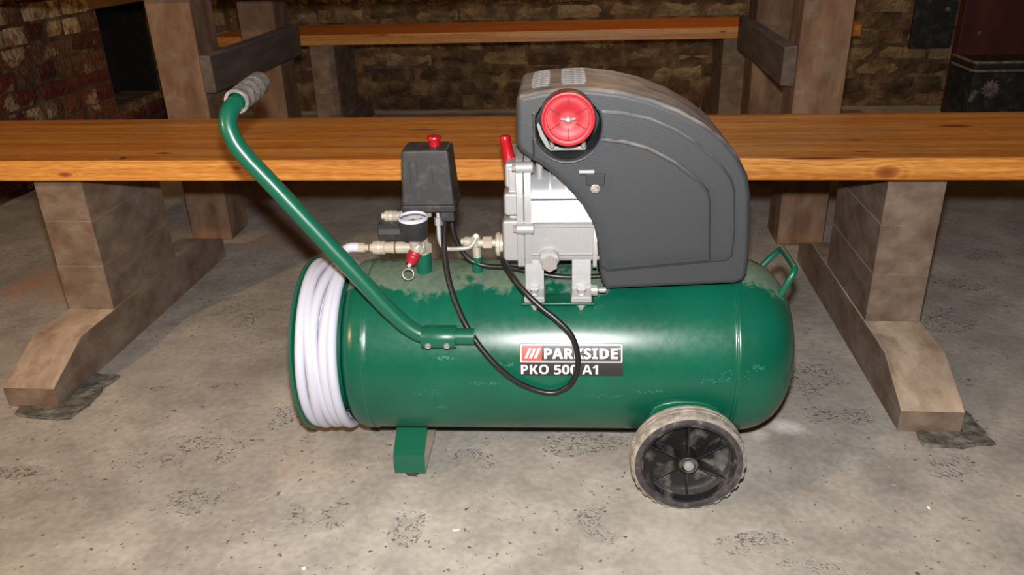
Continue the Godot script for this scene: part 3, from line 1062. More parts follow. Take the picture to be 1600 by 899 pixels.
func build_tank(c: Node3D) -> void:
	var st := begin()
	uvf = func(p: Vector3, _n: Vector3) -> Vector2: return Vector2((p.x + 0.45) / 0.85, fposmod(atan2(-p.z, p.y - AY) / TAU + 0.5, 1.0))
	uvf = func(p: Vector3, _n: Vector3) -> Vector2:
		var a := atan2(p.z, -(p.y - AY)) / TAU   # 0 below, 0.25 in front, 0.5 on top
		return Vector2((p.x + 0.45) / 0.85, a if a >= 0.0 else a + 1.0)
	var prof := [Vector2(0, -0.361), Vector2(0.10, -0.361)]
	for i in 13:
		var a := PI / 2 * i / 12
		prof.append(Vector2(0.112 + (R - 0.112) * pow(sin(a), 0.9), -0.328 - 0.033 * pow(cos(a), 0.9)))
	for x in [-0.322, -0.3185, -0.317]:
		prof.append(Vector2(R + (0.0 if x < -0.318 else -0.0012), x))
	for i in 13:
		prof.append(Vector2(R - 0.0012, lerpf(-0.31, 0.262, i / 12.0)))
	prof.append(Vector2(R - 0.0012, 0.266))
	prof.append(Vector2(R + 0.0006, 0.268))
	prof.append(Vector2(R + 0.0006, 0.272))
	for i in 17:
		var a := PI / 2 * i / 16
		prof.append(Vector2(R * pow(cos(a), 0.80), 0.277 + 0.102 * pow(sin(a), 0.80)))
	prof[prof.size() - 1] = Vector2(0, 0.379)
	lathe(st, prof, Transform3D(Basis(Vector3(0, -1, 0), Vector3(1, 0, 0), Vector3(0, 0, 1)), Vector3(0, AY, 0)), 96)
	uvf = no_call
	var tank := part("tank", st, M.tank, c)
	# weld bead along the seams
	for x in [-0.3205, 0.2665]:
		st = begin()
		var ring := []
		for i in 97:
			ring.append(on_tank(x, 360.0 * i / 96, R - 0.0008))
		tube(st, ring, 0.0019, 8, false)
		part("weld_seam", st, M.green, tank)
	# name plate: a sticker bent round the tank, its print as raised film
	var sticker := func(x0: float, x1: float, y0: float, y1: float, lift: float) -> SurfaceTool:
		var s := begin()
		var n := 8
		for i in n:
			var a := on_tank(x0, y0 + (y1 - y0) * i / n, R + lift)
			var b := on_tank(x1, y0 + (y1 - y0) * i / n, R + lift)
			var d := on_tank(x1, y0 + (y1 - y0) * (i + 1) / n, R + lift)
			var e := on_tank(x0, y0 + (y1 - y0) * (i + 1) / n, R + lift)
			var na := Vector3(0, a.y - AY, a.z).normalized()
			var nd := Vector3(0, d.y - AY, d.z).normalized()
			quad(s, a, b, d, e, na, na, nd, nd)
		return s
	var X := func(mm: float) -> float: return -0.0690 + mm / 1000.0
	var A := func(mm: float) -> float: return 7.6 + mm / 51.0 * 19.9
	var pl := part("name_label", sticker.call(X.call(0.0), X.call(160.0), A.call(0.0), A.call(51.0), 0.0002), M.sticker, tank)
	pl.set_meta("label", "black sticker with white lettering and a red logo square")
	for b in [[1.6, 159.0, 48.2, 50.0], [1.6, 159.0, 22.0, 23.8], [1.6, 3.4, 23.8, 48.2], [157.2, 159.0, 23.8, 48.2]]:
		part("label_frame", sticker.call(X.call(b[0]), X.call(b[1]), A.call(b[2]), A.call(b[3]), 0.0004), M.print, tank)
	part("logo_square", sticker.call(X.call(4.0), X.call(34.4), A.call(24.2), A.call(47.8), 0.0004), M.logo, tank)
	for k in 3:
		var s := begin()
		var n := 6
		var xa := 7.6 + k * 7.2
		for i in n:
			var y0 := 28.0 + 16.0 * i / n
			var y1 := 28.0 + 16.0 * (i + 1) / n
			var s0 := 7.0 * i / n
			var s1 := 7.0 * (i + 1) / n
			var nn := Vector3(0, sin(deg_to_rad(A.call(y0))), cos(deg_to_rad(A.call(y0))))
			quad(s, on_tank(X.call(xa + s0), A.call(y0), R + 0.0006), on_tank(X.call(xa + s0 + 4.2), A.call(y0), R + 0.0006), on_tank(X.call(xa + s1 + 4.2), A.call(y1), R + 0.0006), on_tank(X.call(xa + s1), A.call(y1), R + 0.0006), nn, nn, nn, nn)
		part("logo_bar", s, M.print, tank)
	lettering("PARKSIDE", X.call(38.4), X.call(152.2), A.call(27.2), A.call(44.2), 0.55, tank)
	lettering("PKO 500 A1", X.call(2.2), X.call(121.6), A.call(2.6), A.call(18.0), 0.0, tank)
	lettering("®", X.call(153.4), X.call(156.4), A.call(42.0), A.call(45.0), 0.0, tank)
	# welded pipe stubs on the tank
	for s in [[Vector3(-0.230, 0.335, 0.018), Vector3(-0.230, 0.382, 0.018), 0.0130], [Vector3(-0.141, 0.338, 0.02), Vector3(-0.141, 0.374, 0.02), 0.009]]:
		st = begin()
		cyl(st, s[0], s[1], s[2], 24)
		part("pipe_stub", st, M.green, tank)
	# the mounting plate the pump is bolted to
	st = begin()
	abox(st, Vector3(-0.066, 0.3275, -0.10), Vector3(0.0475, 0.3315, 0.108), 0.001)
	part("mounting_plate", st, M.green, tank)
	for z in [-0.075, 0.075]:
		st = begin()
		abox(st, Vector3(-0.06, 0.318, z - 0.003), Vector3(0.044, 0.3285, z + 0.003), 0.0005)
		part("plate_bracket", st, M.green, tank)
	# hose reel on the left end: drum and outer flange
	st = begin()
	var rx := along(Vector3(-0.4365, AY, 0), Vector3(1, 0, 0))
	lathe(st, [Vector2(0, 0), Vector2(0.147, 0), Vector2(0.1505, 0.0015), Vector2(0.1505, 0.004), Vector2(0.147, 0.0055), Vector2(0.122, 0.0055), Vector2(0.1185, 0.008), Vector2(0.1185, 0.078)], rx, 64)
	part("hose_reel", st, M.green, c)
	# front foot: a bent strip under the left end
	st = begin()
	var strip := PackedVector2Array([Vector2(0.066, 0.070), Vector2(0.076, 0.078), Vector2(0.120, 0.052), Vector2(0.122, 0.018), Vector2(0.1195, 0.0152), Vector2(0.1190, 0.0185), Vector2(0.117, 0.0505), Vector2(0.074, 0.074)])
	plate(st, strip, -0.0265, 0.0265, 0.0005, side_on(-0.2635))
	var foot := part("foot", st, M.green, c)
	st = begin()
	var back := PackedVector2Array([Vector2(0.1185, 0.0152), Vector2(-0.1195, 0.0152), Vector2(-0.122, 0.018), Vector2(-0.120, 0.052), Vector2(-0.076, 0.078), Vector2(-0.066, 0.070), Vector2(-0.074, 0.074), Vector2(-0.117, 0.0505), Vector2(-0.119, 0.0185), Vector2(0.1185, 0.0185)])
	plate(st, back, -0.0265, 0.0265, 0.0005, side_on(-0.2635))
	var far_half := part("foot_strap", st, M.dusty_strap, foot)
	far_half.set_meta("label", "dusty bottom and rear strap of the bent foot")
	for z in [-0.10, 0.10]:
		st = begin()
		cyl(st, Vector3(-0.2635, 0.0, z), Vector3(-0.2635, 0.0152, z), 0.0125, 20, 0.002, 0.011)
		part("rubber_pad", st, M.rubber, foot)


func lettering(text: String, x0: float, x1: float, a0: float, a1: float, bold: float, parent: Node) -> void:
	var f := SystemFont.new()
	f.font_names = PackedStringArray(["Droid Sans"])
	f.font_weight = 700
	var v := FontVariation.new()
	v.base_font = f
	v.variation_embolden = bold
	var tm := TextMesh.new()
	tm.text = text
	tm.font = v
	tm.font_size = 64
	tm.pixel_size = 0.01
	tm.depth = 0.0
	tm.curve_step = 2.0
	var src := tm.get_mesh_arrays() if tm.get_surface_count() == 1 else tm.surface_get_arrays(0)
	var p: PackedVector3Array = src[Mesh.ARRAY_VERTEX]
	var idx: PackedInt32Array = src[Mesh.ARRAY_INDEX] if src[Mesh.ARRAY_INDEX] != null else PackedInt32Array(range(p.size()))
	var bb := AABB(p[0], Vector3.ZERO)
	for q in p:
		bb = bb.expand(q)
	var st := begin()
	var at := func(q: Vector3) -> Vector3:
		return on_tank(lerpf(x0, x1, (q.x - bb.position.x) / bb.size.x), lerpf(a0, a1, (q.y - bb.position.y) / bb.size.y), R + 0.0006)
	for i in range(0, idx.size(), 3):
		var q := []
		for k in 3:
			q.append(at.call(p[idx[i + k]]))
		var g := Vector3(0, q[0].y - AY, q[0].z).normalized()
		tri(st, q[0], q[1], q[2], g, g, g)
	part("lettering", st, M.print, parent)


func build_wheels(c: Node3D) -> void:
	var wc := Vector3(0.194, 0.0895, 0.0)
	var make := func(z: float, out: float) -> void:
		var w := Node3D.new()
		w.name = "wheel"
		c.add_child(w, true)
		var ax := along(Vector3(wc.x, wc.y, z), Vector3(0, 0, out))   # y: from the tank side outwards, 0 .. 0.042
		var st := begin()
		var prof := [Vector2(0.066, 0.001), Vector2(0.080, 0.0), Vector2(0.0875, 0.004)]
		prof += [Vector2(0.0895, 0.008), Vector2(0.0895, 0.012), Vector2(0.0870, 0.0132), Vector2(0.0870, 0.0148), Vector2(0.0895, 0.016), Vector2(0.0895, 0.021), Vector2(0.0872, 0.0222), Vector2(0.0872, 0.0238), Vector2(0.0895, 0.025), Vector2(0.0895, 0.034), Vector2(0.0875, 0.038), Vector2(0.0835, 0.0405)]
		lathe(st, prof, ax, 72)
		var tyre := part("tyre", st, M.tyre, w)
		tyre.set_meta("label", "dusty grey rubber tread")
		st = begin()
		lathe(st, [Vector2(0.0838, 0.0404), Vector2(0.080, 0.0415), Vector2(0.0745, 0.0405), Vector2(0.0725, 0.037)], ax, 72)
		part("sidewall", st, M.sidewall, w)
		for k in 26:   # small lugs along the shoulder
			st = begin()
			var a := TAU * k / 26
			var dir := Vector3(cos(a), sin(a), 0)
			var b := Basis(Vector3(-sin(a), cos(a), 0), dir, Vector3(0, 0, 1))
			box(st, Vector3(0.0105, 0.0024, 0.006), 0.0007, Transform3D(b, Vector3(wc.x, wc.y, z + out * 0.0365) + dir * 0.0880))
			part("tread_lug", st, M.tyre, w)
		st = begin()
		lathe(st, [Vector2(0.0, 0.010), Vector2(0.060, 0.012), Vector2(0.066, 0.016)], ax, 64)
		part("wheel_disc", st, M.wheel, w)
		st = begin()
		lathe(st, [Vector2(0.066, 0.016), Vector2(0.0680, 0.028)], ax, 64)
		part("rim_barrel", st, M.sidewall, w)
		st = begin()
		lathe(st, [Vector2(0.0680, 0.028), Vector2(0.0690, 0.034), Vector2(0.0700, 0.0395), Vector2(0.0735, 0.0395), Vector2(0.0735, 0.030)], ax, 64)
		part("rim", st, M.wheel, w)
		st = begin()
		lathe(st, [Vector2(0.0155, 0.010), Vector2(0.0150, 0.0415), Vector2(0.0135, 0.043), Vector2(0.0105, 0.043), Vector2(0.0095, 0.040), Vector2(0.0, 0.036)], ax, 32)
		part("hub", st, M.wheel, w)
		for k in 6:
			st = begin()
			var a := TAU * k / 6 + PI / 2 + 0.04
			var dir := Vector3(cos(a), sin(a), 0)
			var b := Basis(dir, Vector3(0, 0, 1) * out, dir.cross(Vector3(0, 0, 1) * out))
			box(st, Vector3(0.054, 0.026, 0.0016), 0.0005, Transform3D(b, Vector3(wc.x, wc.y, z + out * 0.0235) + dir * 0.0415))
			part("rib", st, M.wheel, w)
		st = begin()
		lathe(st, [Vector2(0.0085, 0.034), Vector2(0.0085, 0.043), Vector2(0.0075, 0.0455), Vector2(0.004, 0.047), Vector2(0.0, 0.0472)], ax, 24)
		part("axle_bolt", st, M.zinc, w)
		# the bracket that carries the stub axle
		st = begin()
		var zz := z - out * 0.0015
		plate(st, round_corners(PackedVector2Array([Vector2(wc.x - 0.055, 0.118), Vector2(wc.x - 0.02, 0.070), Vector2(wc.x + 0.02, 0.070), Vector2(wc.x + 0.055, 0.118), Vector2(wc.x + 0.052, 0.179), Vector2(wc.x - 0.060, 0.179)])), minf(zz, zz - out * 0.03), maxf(zz, zz - out * 0.03), 0.003)
		part("axle_bracket", st, M.green, w)
	make.call(0.149, 1.0)
	make.call(-0.149, -1.0)


func build_handles(c: Node3D) -> void:
	var z := 0.142
	var st := begin()
	var path := [Vector3(-0.137, 0.291, z), Vector3(-0.180, 0.2915, z), Vector3(-0.214, 0.293, z), Vector3(-0.237, 0.306, z), Vector3(-0.256, 0.325, z), Vector3(-0.274, 0.347, z), Vector3(-0.308, 0.393, z), Vector3(-0.345, 0.442, z), Vector3(-0.383, 0.4925, z), Vector3(-0.419, 0.540, z), Vector3(-0.446, 0.575, z), Vector3(-0.461, 0.599, z - 0.001),
		Vector3(-0.469, 0.623, z - 0.006), Vector3(-0.468, 0.640, z - 0.018), Vector3(-0.464, 0.648, z - 0.036), Vector3(-0.464, 0.651, 0.085), Vector3(-0.466, 0.654, 0.02)]
	tube(st, spline(path, 6), 0.0128, 22)
	var h := part("handle", st, M.green, c)
	st = begin()
	var gx := along(Vector3(-0.4615, 0.6505, 0.112), Vector3(-0.006, 0.006, -0.122))
	lathe(st, [Vector2(0.0130, 0.0), Vector2(0.0172, 0.0), Vector2(0.0180, 0.002), Vector2(0.0172, 0.004), Vector2(0.0170, 0.026), Vector2(0.0177, 0.028), Vector2(0.0177, 0.030), Vector2(0.0170, 0.033), Vector2(0.0170, 0.052), Vector2(0.0177, 0.054), Vector2(0.0177, 0.056), Vector2(0.0170, 0.059), Vector2(0.0170, 0.078), Vector2(0.0177, 0.080), Vector2(0.0177, 0.082), Vector2(0.0170, 0.085), Vector2(0.0172, 0.114), Vector2(0.0155, 0.1205), Vector2(0.011, 0.124), Vector2(0, 0.125)], gx, 32)
	var g := part("grip", st, M.grip, h)
	g.set_meta("label", "dusty grey ribbed rubber grip")
	# the sleeve on the tank that holds the tube, two screws
	st = begin()
	lathe(st, [Vector2(0.0128, 0), Vector2(0.0166, 0), Vector2(0.0172, 0.001), Vector2(0.0172, 0.052), Vector2(0.0166, 0.053), Vector2(0.0128, 0.053)], along(Vector3(-0.2185, 0.2900, z), Vector3(1, 0, 0)), 28)
	part("socket", st, M.green, h)
	st = begin()
	abox(st, Vector3(-0.2180, 0.2735, z - 0.024), Vector3(-0.1660, 0.300, z + 0.002), 0.002)
	part("socket_flange", st, M.green, h)
	for x in [-0.2075, -0.1785]:
		st = begin()
		lathe(st, [Vector2(0.0050, 0), Vector2(0.0050, 0.0025), Vector2(0.0042, 0.004), Vector2(0.0025, 0.004), Vector2(0.0020, 0.0028), Vector2(0, 0.0028)], along(Vector3(x, 0.2838, z + 0.0152), Vector3(0, -0.35, 1)), 16)
		part("screw", st, M.zinc, h)
	# loop handle on the right end
	st = begin()
	tube(st, spline([Vector3(0.338, 0.300, 0.047), Vector3(0.347, 0.325, 0.050), Vector3(0.357, 0.348, 0.050), Vector3(0.363, 0.358, 0.044), Vector3(0.364, 0.360, 0.030), Vector3(0.364, 0.360, -0.030), Vector3(0.363, 0.358, -0.044), Vector3(0.354, 0.346, -0.050), Vector3(0.339, 0.328, -0.050), Vector3(0.332, 0.315, -0.047), Vector3(0.330, 0.300, -0.046)], 6), 0.0052, 16)
	var ch := part("carry_handle", st, M.green, c)
	for zz in [0.048, -0.047]:
		st = begin()
		box(st, Vector3(0.020, 0.026, 0.007), 0.002, Transform3D(Basis(Vector3(0, 0, 1), 0.55), Vector3(0.343, 0.307, zz)))
		part("handle_tab", st, M.green, ch)


func build_pump(c: Node3D) -> void:
	var p := Node3D.new()
	p.name = "pump"
	c.add_child(p, true)
	# crankcase: front contour (z, y) run along x
	var st := begin()
	var contour := PackedVector2Array([Vector2(-0.075, 0.389), Vector2(0.074, 0.389), Vector2(0.082, 0.392), Vector2(0.085, 0.396), Vector2(0.085, 0.4005), Vector2(0.0785, 0.4015), Vector2(0.0785, 0.4035), Vector2(0.0815, 0.4040), Vector2(0.0815, 0.4455), Vector2(0.0845, 0.4475), Vector2(0.0845, 0.451), Vector2(0.0815, 0.4525), Vector2(0.0845, 0.4545), Vector2(0.0860, 0.4555), Vector2(0.0860, 0.459), Vector2(0.0840, 0.462), Vector2(0.0735, 0.486), Vector2(0.0660, 0.4870), Vector2(0.0660, 0.4890), Vector2(0.0755, 0.4900), Vector2(0.0745, 0.495),
		Vector2(0.068, 0.505), Vector2(0.058, 0.515), Vector2(0.043, 0.523), Vector2(-0.06, 0.523), Vector2(-0.075, 0.49)])
	plate(st, contour, -0.13, 0.052, 0.001, side_on(0.0))
	var body := part("crankcase", st, M.alu, p)
	for x in [-0.020, 0.004, 0.026, 0.046]:   # cooling fins over the top
		st = begin()
		plate(st, PackedVector2Array([Vector2(0.075, 0.501), Vector2(0.070, 0.513), Vector2(0.055, 0.526), Vector2(0.03, 0.534), Vector2(-0.05, 0.534), Vector2(-0.05, 0.515), Vector2(0.05, 0.505)]), -0.0016, 0.0016, 0.0005, side_on(x))
		part("fin", st, M.alu, body)
	# end cover on the left with stepped outline
	var cover := [[-0.0895, 0.500, 0.541, 0.058], [-0.0915, 0.459, 0.4965, 0.068], [-0.0945, 0.386, 0.4555, 0.074]]
	var cov := Node3D.new()
	cov.name = "end_cover"
	p.add_child(cov, true)
	for b in cover:
		st = begin()
		abox(st, Vector3(b[0], b[1], -0.06), Vector3(-0.050, b[2], b[3]), 0.005)
		part("cover_step", st, M.alu, cov)
	st = begin()
	abox(st, Vector3(-0.085, 0.39, -0.055), Vector3(-0.055, 0.535, 0.060), 0.004)
	part("cover_core", st, M.alu, cov)
	for x in [-0.0655, -0.0535]:   # two flange halves
		st = begin()
		var o := 0.0 if x < -0.06 else 0.002
		plate(st, round_corners(PackedVector2Array([Vector2(-0.06, 0.376), Vector2(0.074, 0.376), Vector2(0.086 + o, 0.386), Vector2(0.086 + o, 0.52), Vector2(0.080, 0.545), Vector2(0.060, 0.552), Vector2(-0.06, 0.552)]), 1), -0.0052, 0.0052, 0.001, side_on(x))
		part("flange", st, M.alu, p)
	for q in [[0.448, 0.090], [0.541, 0.082]]:   # bosses and bolts through the flange
		st = begin()
		cyl(st, Vector3(-0.071, q[0], q[1]), Vector3(-0.044, q[0], q[1]), 0.0085, 20)
		var boss := part("bolt_boss", st, M.alu, p)
		st = begin()
		hexnut(st, Vector3(-0.0755, q[0], q[1]), Vector3(-0.0705, q[0], q[1]), 0.0058)
		part("bolt_head", st, M.steel, boss)
	st = begin()   # cap bolts on top of the head
	for x in [-0.036, -0.012]:
		cyl(st, Vector3(x, 0.515, 0.052), Vector3(x, 0.543, 0.052), 0.0060, 14)
	part("head_boss", st, M.alu, p)
	# feet
	for f in [[-0.0600, -0.0305], [0.0120, 0.0425]]:
		st = begin()
		var mid: float = (f[0] + f[1]) / 2.0
		plate(st, PackedVector2Array([Vector2(0.060, 0.3345), Vector2(0.106, 0.3345), Vector2(0.108, 0.336), Vector2(0.108, 0.3425), Vector2(0.105, 0.345), Vector2(0.090, 0.348), Vector2(0.084, 0.395), Vector2(0.060, 0.395)]), -0.0145, 0.0145, 0.0012, side_on(mid))
		var foot := part("foot", st, M.alu, p)
		st = begin()
		abox(st, Vector3(mid - 0.0165, 0.3318, 0.055), Vector3(mid + 0.0165, 0.3425, 0.1095), 0.0022)
		part("foot_lip", st, M.alu, foot)
		st = begin()
		cyl(st, Vector3(mid, 0.342, 0.0985), Vector3(mid, 0.3445, 0.0985), 0.0095, 20, 0.0008)
		hexnut(st, Vector3(mid, 0.3445, 0.0985), Vector3(mid, 0.3515, 0.0985), 0.0075)
		part("foot_bolt", st, M.steel, foot)
		st = begin()
		hexnut(st, Vector3(mid, 0.3215, 0.0985), Vector3(mid, 0.3275, 0.0985), 0.0075)
		cyl(st, Vector3(mid, 0.316, 0.0985), Vector3(mid, 0.322, 0.0985), 0.0035, 12, 0.0006)
		part("foot_nut", st, M.steel, foot)
	# oil plug
	st = begin()
	cyl(st, Vector3(-0.022, 0.3975, 0.076), Vector3(-0.022, 0.3975, 0.0905), 0.0155, 28)
	part("plug_boss", st, M.alu, p)
	st = begin()
	hexnut(st, Vector3(-0.0215, 0.393, 0.0895), Vector3(-0.0215, 0.393, 0.1005), 0.0135)
	part("oil_plug", st, M.steel, p)
	# end flange under the hood, two rods and the bolt by the right foot
	st = begin()
	plate(st, PackedVector2Array([Vector2(-0.06, 0.380), Vector2(0.083, 0.380), Vector2(0.087, 0.384), Vector2(0.087, 0.47), Vector2(0.07, 0.50), Vector2(-0.06, 0.50)]), -0.003, 0.003, 0.001, side_on(0.0478))
	part("flange", st, M.alu, p)
	for y in [0.412, 0.432]:
		st = begin()
		cyl(st, Vector3(0.050, y, 0.055), Vector3(0.085, y, 0.055), 0.0055, 14)
		part("tie_rod", st, M.steel, p)
	st = begin()
	cyl(st, Vector3(0.041, 0.3475, 0.094), Vector3(0.053, 0.3475, 0.094), 0.0095, 20)
	cyl(st, Vector3(0.053, 0.3475, 0.094), Vector3(0.066, 0.3475, 0.094), 0.0045, 14)
	part("clamp_bolt", st, M.steel, p)
	st = begin()
	abox(st, Vector3(0.055, 0.346, -0.07), Vector3(0.20, 0.50, 0.050), 0.01)
	part("motor_casing", st, M.dark, p)
	# breather: pale neck and the red elbow
	st = begin()
	lathe(st, [Vector2(0, 0), Vector2(0.0125, 0), Vector2(0.0115, 0.028), Vector2(0, 0.028)], along(Vector3(-0.0775, 0.492, 0.022), Vector3(-0.003, 0.028, 0)), 24)
	part("breather_neck", st, M.zinc, p)
	st = begin()
	lathe(st, [Vector2(0, 0), Vector2(0.0122, 0.0), Vector2(0.0126, 0.004), Vector2(0.0105, 0.007), Vector2(0.0085, 0.045), Vector2(0.0088, 0.052), Vector2(0.0088, 0.056), Vector2(0.0075, 0.0585), Vector2(0.0, 0.0585)], along(Vector3(-0.0800, 0.5165, 0.022), Vector3(-0.0095, 0.057, 0)), 26)
	part("breather_tube", st, M.redgloss, p)
	# outlet flange on the left face
	st = begin()
	lathe(st, [Vector2(0, 0), Vector2(0.0175, 0.0), Vector2(0.0195, 0.002), Vector2(0.0195, 0.006), Vector2(0.017, 0.008), Vector2(0.017, 0.0145), Vector2(0, 0.0145)], along(Vector3(-0.1075, 0.402, 0.036), Vector3(1, 0, 0)), 32)
	part("outlet_flange", st, M.nickel, p)


func build_hood(c: Node3D) -> void:
	var dn := noise(501, 14.0, 4)
	var dn2 := noise(502, 60.0, 2)
	colf = func(p: Vector3, n: Vector3) -> Color:   # grey plastic with a coat of dust where dust can lie
		var base := Color8(53, 57, 61).srgb_to_linear()
		var lie := clampf((n.y - 0.42) / 0.35, 0.0, 1.0)
		if Vector2(p.x - 0.0065, p.y - 0.6025).length() < 0.049 and p.z > 0.02:
			lie = 0.0
		var d := lie * clampf(0.62 + 0.8 * dn.get_noise_3d(p.x, p.y, p.z * 1.6) + 0.3 * dn2.get_noise_3d(p.x, p.y, p.z), 0.0, 0.92)
		var tint := Color8(162, 157, 154).srgb_to_linear().lerp(Color8(152, 126, 108).srgb_to_linear(), clampf(dn.get_noise_3d(p.x + 4.0, 0, p.z * 0.5) * 2.0 + (0.35 if p.x < 0.06 else -0.1), 0.0, 0.7))
		return base.lerp(tint, d)
	var outline := PackedVector2Array([Vector2(-0.060, 0.6475), Vector2(-0.0295, 0.6535), Vector2(0.0074, 0.656), Vector2(0.034, 0.656), Vector2(0.0781, 0.6505), Vector2(0.1204, 0.6399), Vector2(0.1631, 0.623), Vector2(0.201, 0.6015), Vector2(0.2305, 0.5785), Vector2(0.2526, 0.5525), Vector2(0.2677, 0.5245), Vector2(0.2741, 0.4956), Vector2(0.2782, 0.4396), Vector2(0.2805, 0.3994),
		Vector2(0.2795, 0.369), Vector2(0.2745, 0.3585), Vector2(0.264, 0.3538), Vector2(0.064, 0.3447), Vector2(0.0585, 0.358), Vector2(0.0545, 0.3795), Vector2(0.0511, 0.4166), Vector2(0.0429, 0.4528), Vector2(0.0283, 0.4813), Vector2(0.0092, 0.5054), Vector2(-0.0115, 0.5272), Vector2(-0.0329, 0.545), Vector2(-0.0468, 0.5528), Vector2(-0.0633, 0.5664), Vector2(-0.0685, 0.578), Vector2(-0.0672, 0.634), Vector2(-0.0655, 0.6425)])
	var p := dense(outline, 0.011)
	var hole := PackedVector2Array()
	for i in 40:
		hole.append(Vector2(0.0065, 0.6025) + Vector2(cos(TAU * i / 40), sin(TAU * i / 40)) * 0.0475)
	var st := begin()
	plate(st, p, 0.03, 0.089, 0.009, Transform3D(), 4, hole, false)
	plate(st, p, -0.03, 0.094, 0.009, Transform3D(Basis(Vector3(-1, 0, 0), Vector3(0, 1, 0), Vector3(0, 0, -1)), Vector3.ZERO) * Transform3D(Basis(Vector3(-1, 0, 0), Vector3(0, 1, 0), Vector3(0, 0, 1)), Vector3.ZERO), 9, PackedVector2Array(), true)
	var hood := part("hood", st, M.hood, c)
	hood.set_meta("label", "dusty black plastic motor hood")
	var panel1 := PackedVector2Array([Vector2(-0.0443, 0.6235), Vector2(0.0452, 0.6263), Vector2(0.0847, 0.6229), Vector2(0.1208, 0.6142), Vector2(0.1583, 0.5981), Vector2(0.1929, 0.5755), Vector2(0.2266, 0.5461), Vector2(0.244, 0.522), Vector2(0.2501, 0.5036), Vector2(0.2552, 0.4421), Vector2(0.2548, 0.402), Vector2(0.2459, 0.3937), Vector2(0.066, 0.3766), Vector2(0.0565, 0.385), Vector2(0.0535, 0.4166), Vector2(0.0449, 0.4535), Vector2(0.0303, 0.4826), Vector2(0.0110, 0.507), Vector2(-0.0098, 0.529), Vector2(-0.0312, 0.547), Vector2(-0.0443, 0.5545)])
	var panel2 := PackedVector2Array([Vector2(-0.0430, 0.5871), Vector2(0.0454, 0.5885), Vector2(0.0854, 0.5833), Vector2(0.1219, 0.5725), Vector2(0.16, 0.5515), Vector2(0.1953, 0.5245), Vector2(0.2112, 0.506), Vector2(0.2153, 0.4874), Vector2(0.2174, 0.4446), Vector2(0.221, 0.3960), Vector2(0.0675, 0.3815), Vector2(0.0580, 0.388), Vector2(0.0550, 0.4170), Vector2(0.0464, 0.4542), Vector2(0.0318, 0.4836), Vector2(0.0125, 0.5085), Vector2(-0.0083, 0.5305), Vector2(-0.0300, 0.5485), Vector2(-0.0430, 0.556)])
	for k in 2:
		var cut := Geometry2D.clip_polygons([panel1, panel2][k], hole)
		st = begin()
		for q in cut:
			if q.size() > 8:
				plate(st, dense(q, 0.012), 0.080 + k * 0.005, 0.0935 + k * 0.0050, 0.0042, Transform3D(), 1, PackedVector2Array(), false)
		part("raised_panel", st, M.hood, hood)
	colf = no_call
	st = begin()
	cyl(st, Vector3(0.0065, 0.6025, 0.0302), Vector3(0.0065, 0.6025, 0.0330), 0.0472, 40, 0.0005)
	part("recess_shade", st, M.dark, hood)  # dark disc painted in for the shade deep in the hole
	# louvres on top
	for g in [[-0.047, -0.019], [-0.003, 0.034]]:
		for k in 9:
			var z := -0.070 + k * 0.0155
			st = begin()
			var w: float = g[1] - g[0] - (0.004 if k % 8 == 0 else 0.0)
			box(st, Vector3(w, 0.0030, 0.0036), 0.0008, Transform3D(Basis(Vector3(0, 0, 1), 0.13 if g[0] < -0.02 else 0.02), Vector3((g[0] + g[1]) / 2.0, (0.6535 if g[0] < -0.02 else 0.6568), z)))
			part("vent_slat", st, M.slat, hood)
	# screw with washer, and the clip pin above it
	st = begin()
	lathe(st, [Vector2(0.0068, 0), Vector2(0.0068, 0.0015), Vector2(0.0050, 0.0018), Vector2(0.0046, 0.0042), Vector2(0.003, 0.0052), Vector2(0.0022, 0.0038), Vector2(0, 0.0038)], along(Vector3(0.0464, 0.5125, 0.0978), Vector3(0, 0, 1)), 20)
	part("screw", st, M.steel, hood)
	st = begin()
	abox(st, Vector3(0.033, 0.5175, 0.096), Vector3(0.060, 0.5345, 0.0995), 0.001)
	part("clip_block", st, M.clip, hood)
	st = begin()
	cyl(st, Vector3(0.0225, 0.5385, 0.1005), Vector3(0.0450, 0.5385, 0.1005), 0.0035, 14, 0.001)
	part("clip_pin", st, M.steel, hood)
	# the round air filter
	var ft := Node3D.new()
	ft.name = "air_filter"
	c.add_child(ft, true)
	var fx := along(Vector3(0.0068, 0.6195, 0.088), Vector3(0, 0.04, 1))
	st = begin()
	lathe(st, [Vector2(0, 0.010), Vector2(0.0345, 0.010), Vector2(0.0365, 0.013), Vector2(0.0375, 0.033), Vector2(0.0375, 0.0385), Vector2(0.0365, 0.0410), Vector2(0.0345, 0.0415), Vector2(0.0325, 0.0400), Vector2(0.0300, 0.0400), Vector2(0.0292, 0.0372), Vector2(0.0270, 0.0372), Vector2(0.0185, 0.0372), Vector2(0.0150, 0.0345), Vector2(0.0080, 0.0340), Vector2(0, 0.0340)], fx, 56)
	var cup := part("filter_cover", st, M.red, ft)
	cup.set_meta("label", "red round plastic filter cover")
	for k in 6:
		st = begin()
		var a := TAU * k / 6 + PI / 2
		var d := Vector3(cos(a), sin(a), 0)
		box(st, Vector3(0.021, 0.0013, 0.0022), 0.0004, Transform3D(Basis(d, Vector3(-d.y, d.x, 0), Vector3(0, 0, 1)), Vector3(0.0068, 0.6210 , 0.1258) + d * 0.0235))
		part("filter_rib", st, M.red_rib, cup)
	st = begin()
	cyl(st, fx * Vector3(0, 0.034, 0), fx * Vector3(0, 0.0435, 0), 0.0042, 16)
	for s in [-1, 1]:
		tube(st, [fx * Vector3(0, 0.039, 0), fx * Vector3(0.0, 0.0395, 0.0060 * s), fx * Vector3(0.001, 0.0405, 0.0105 * s)], 0.0020, 10)
	part("wing_nut", st, M.steel, ft)
	st = begin()
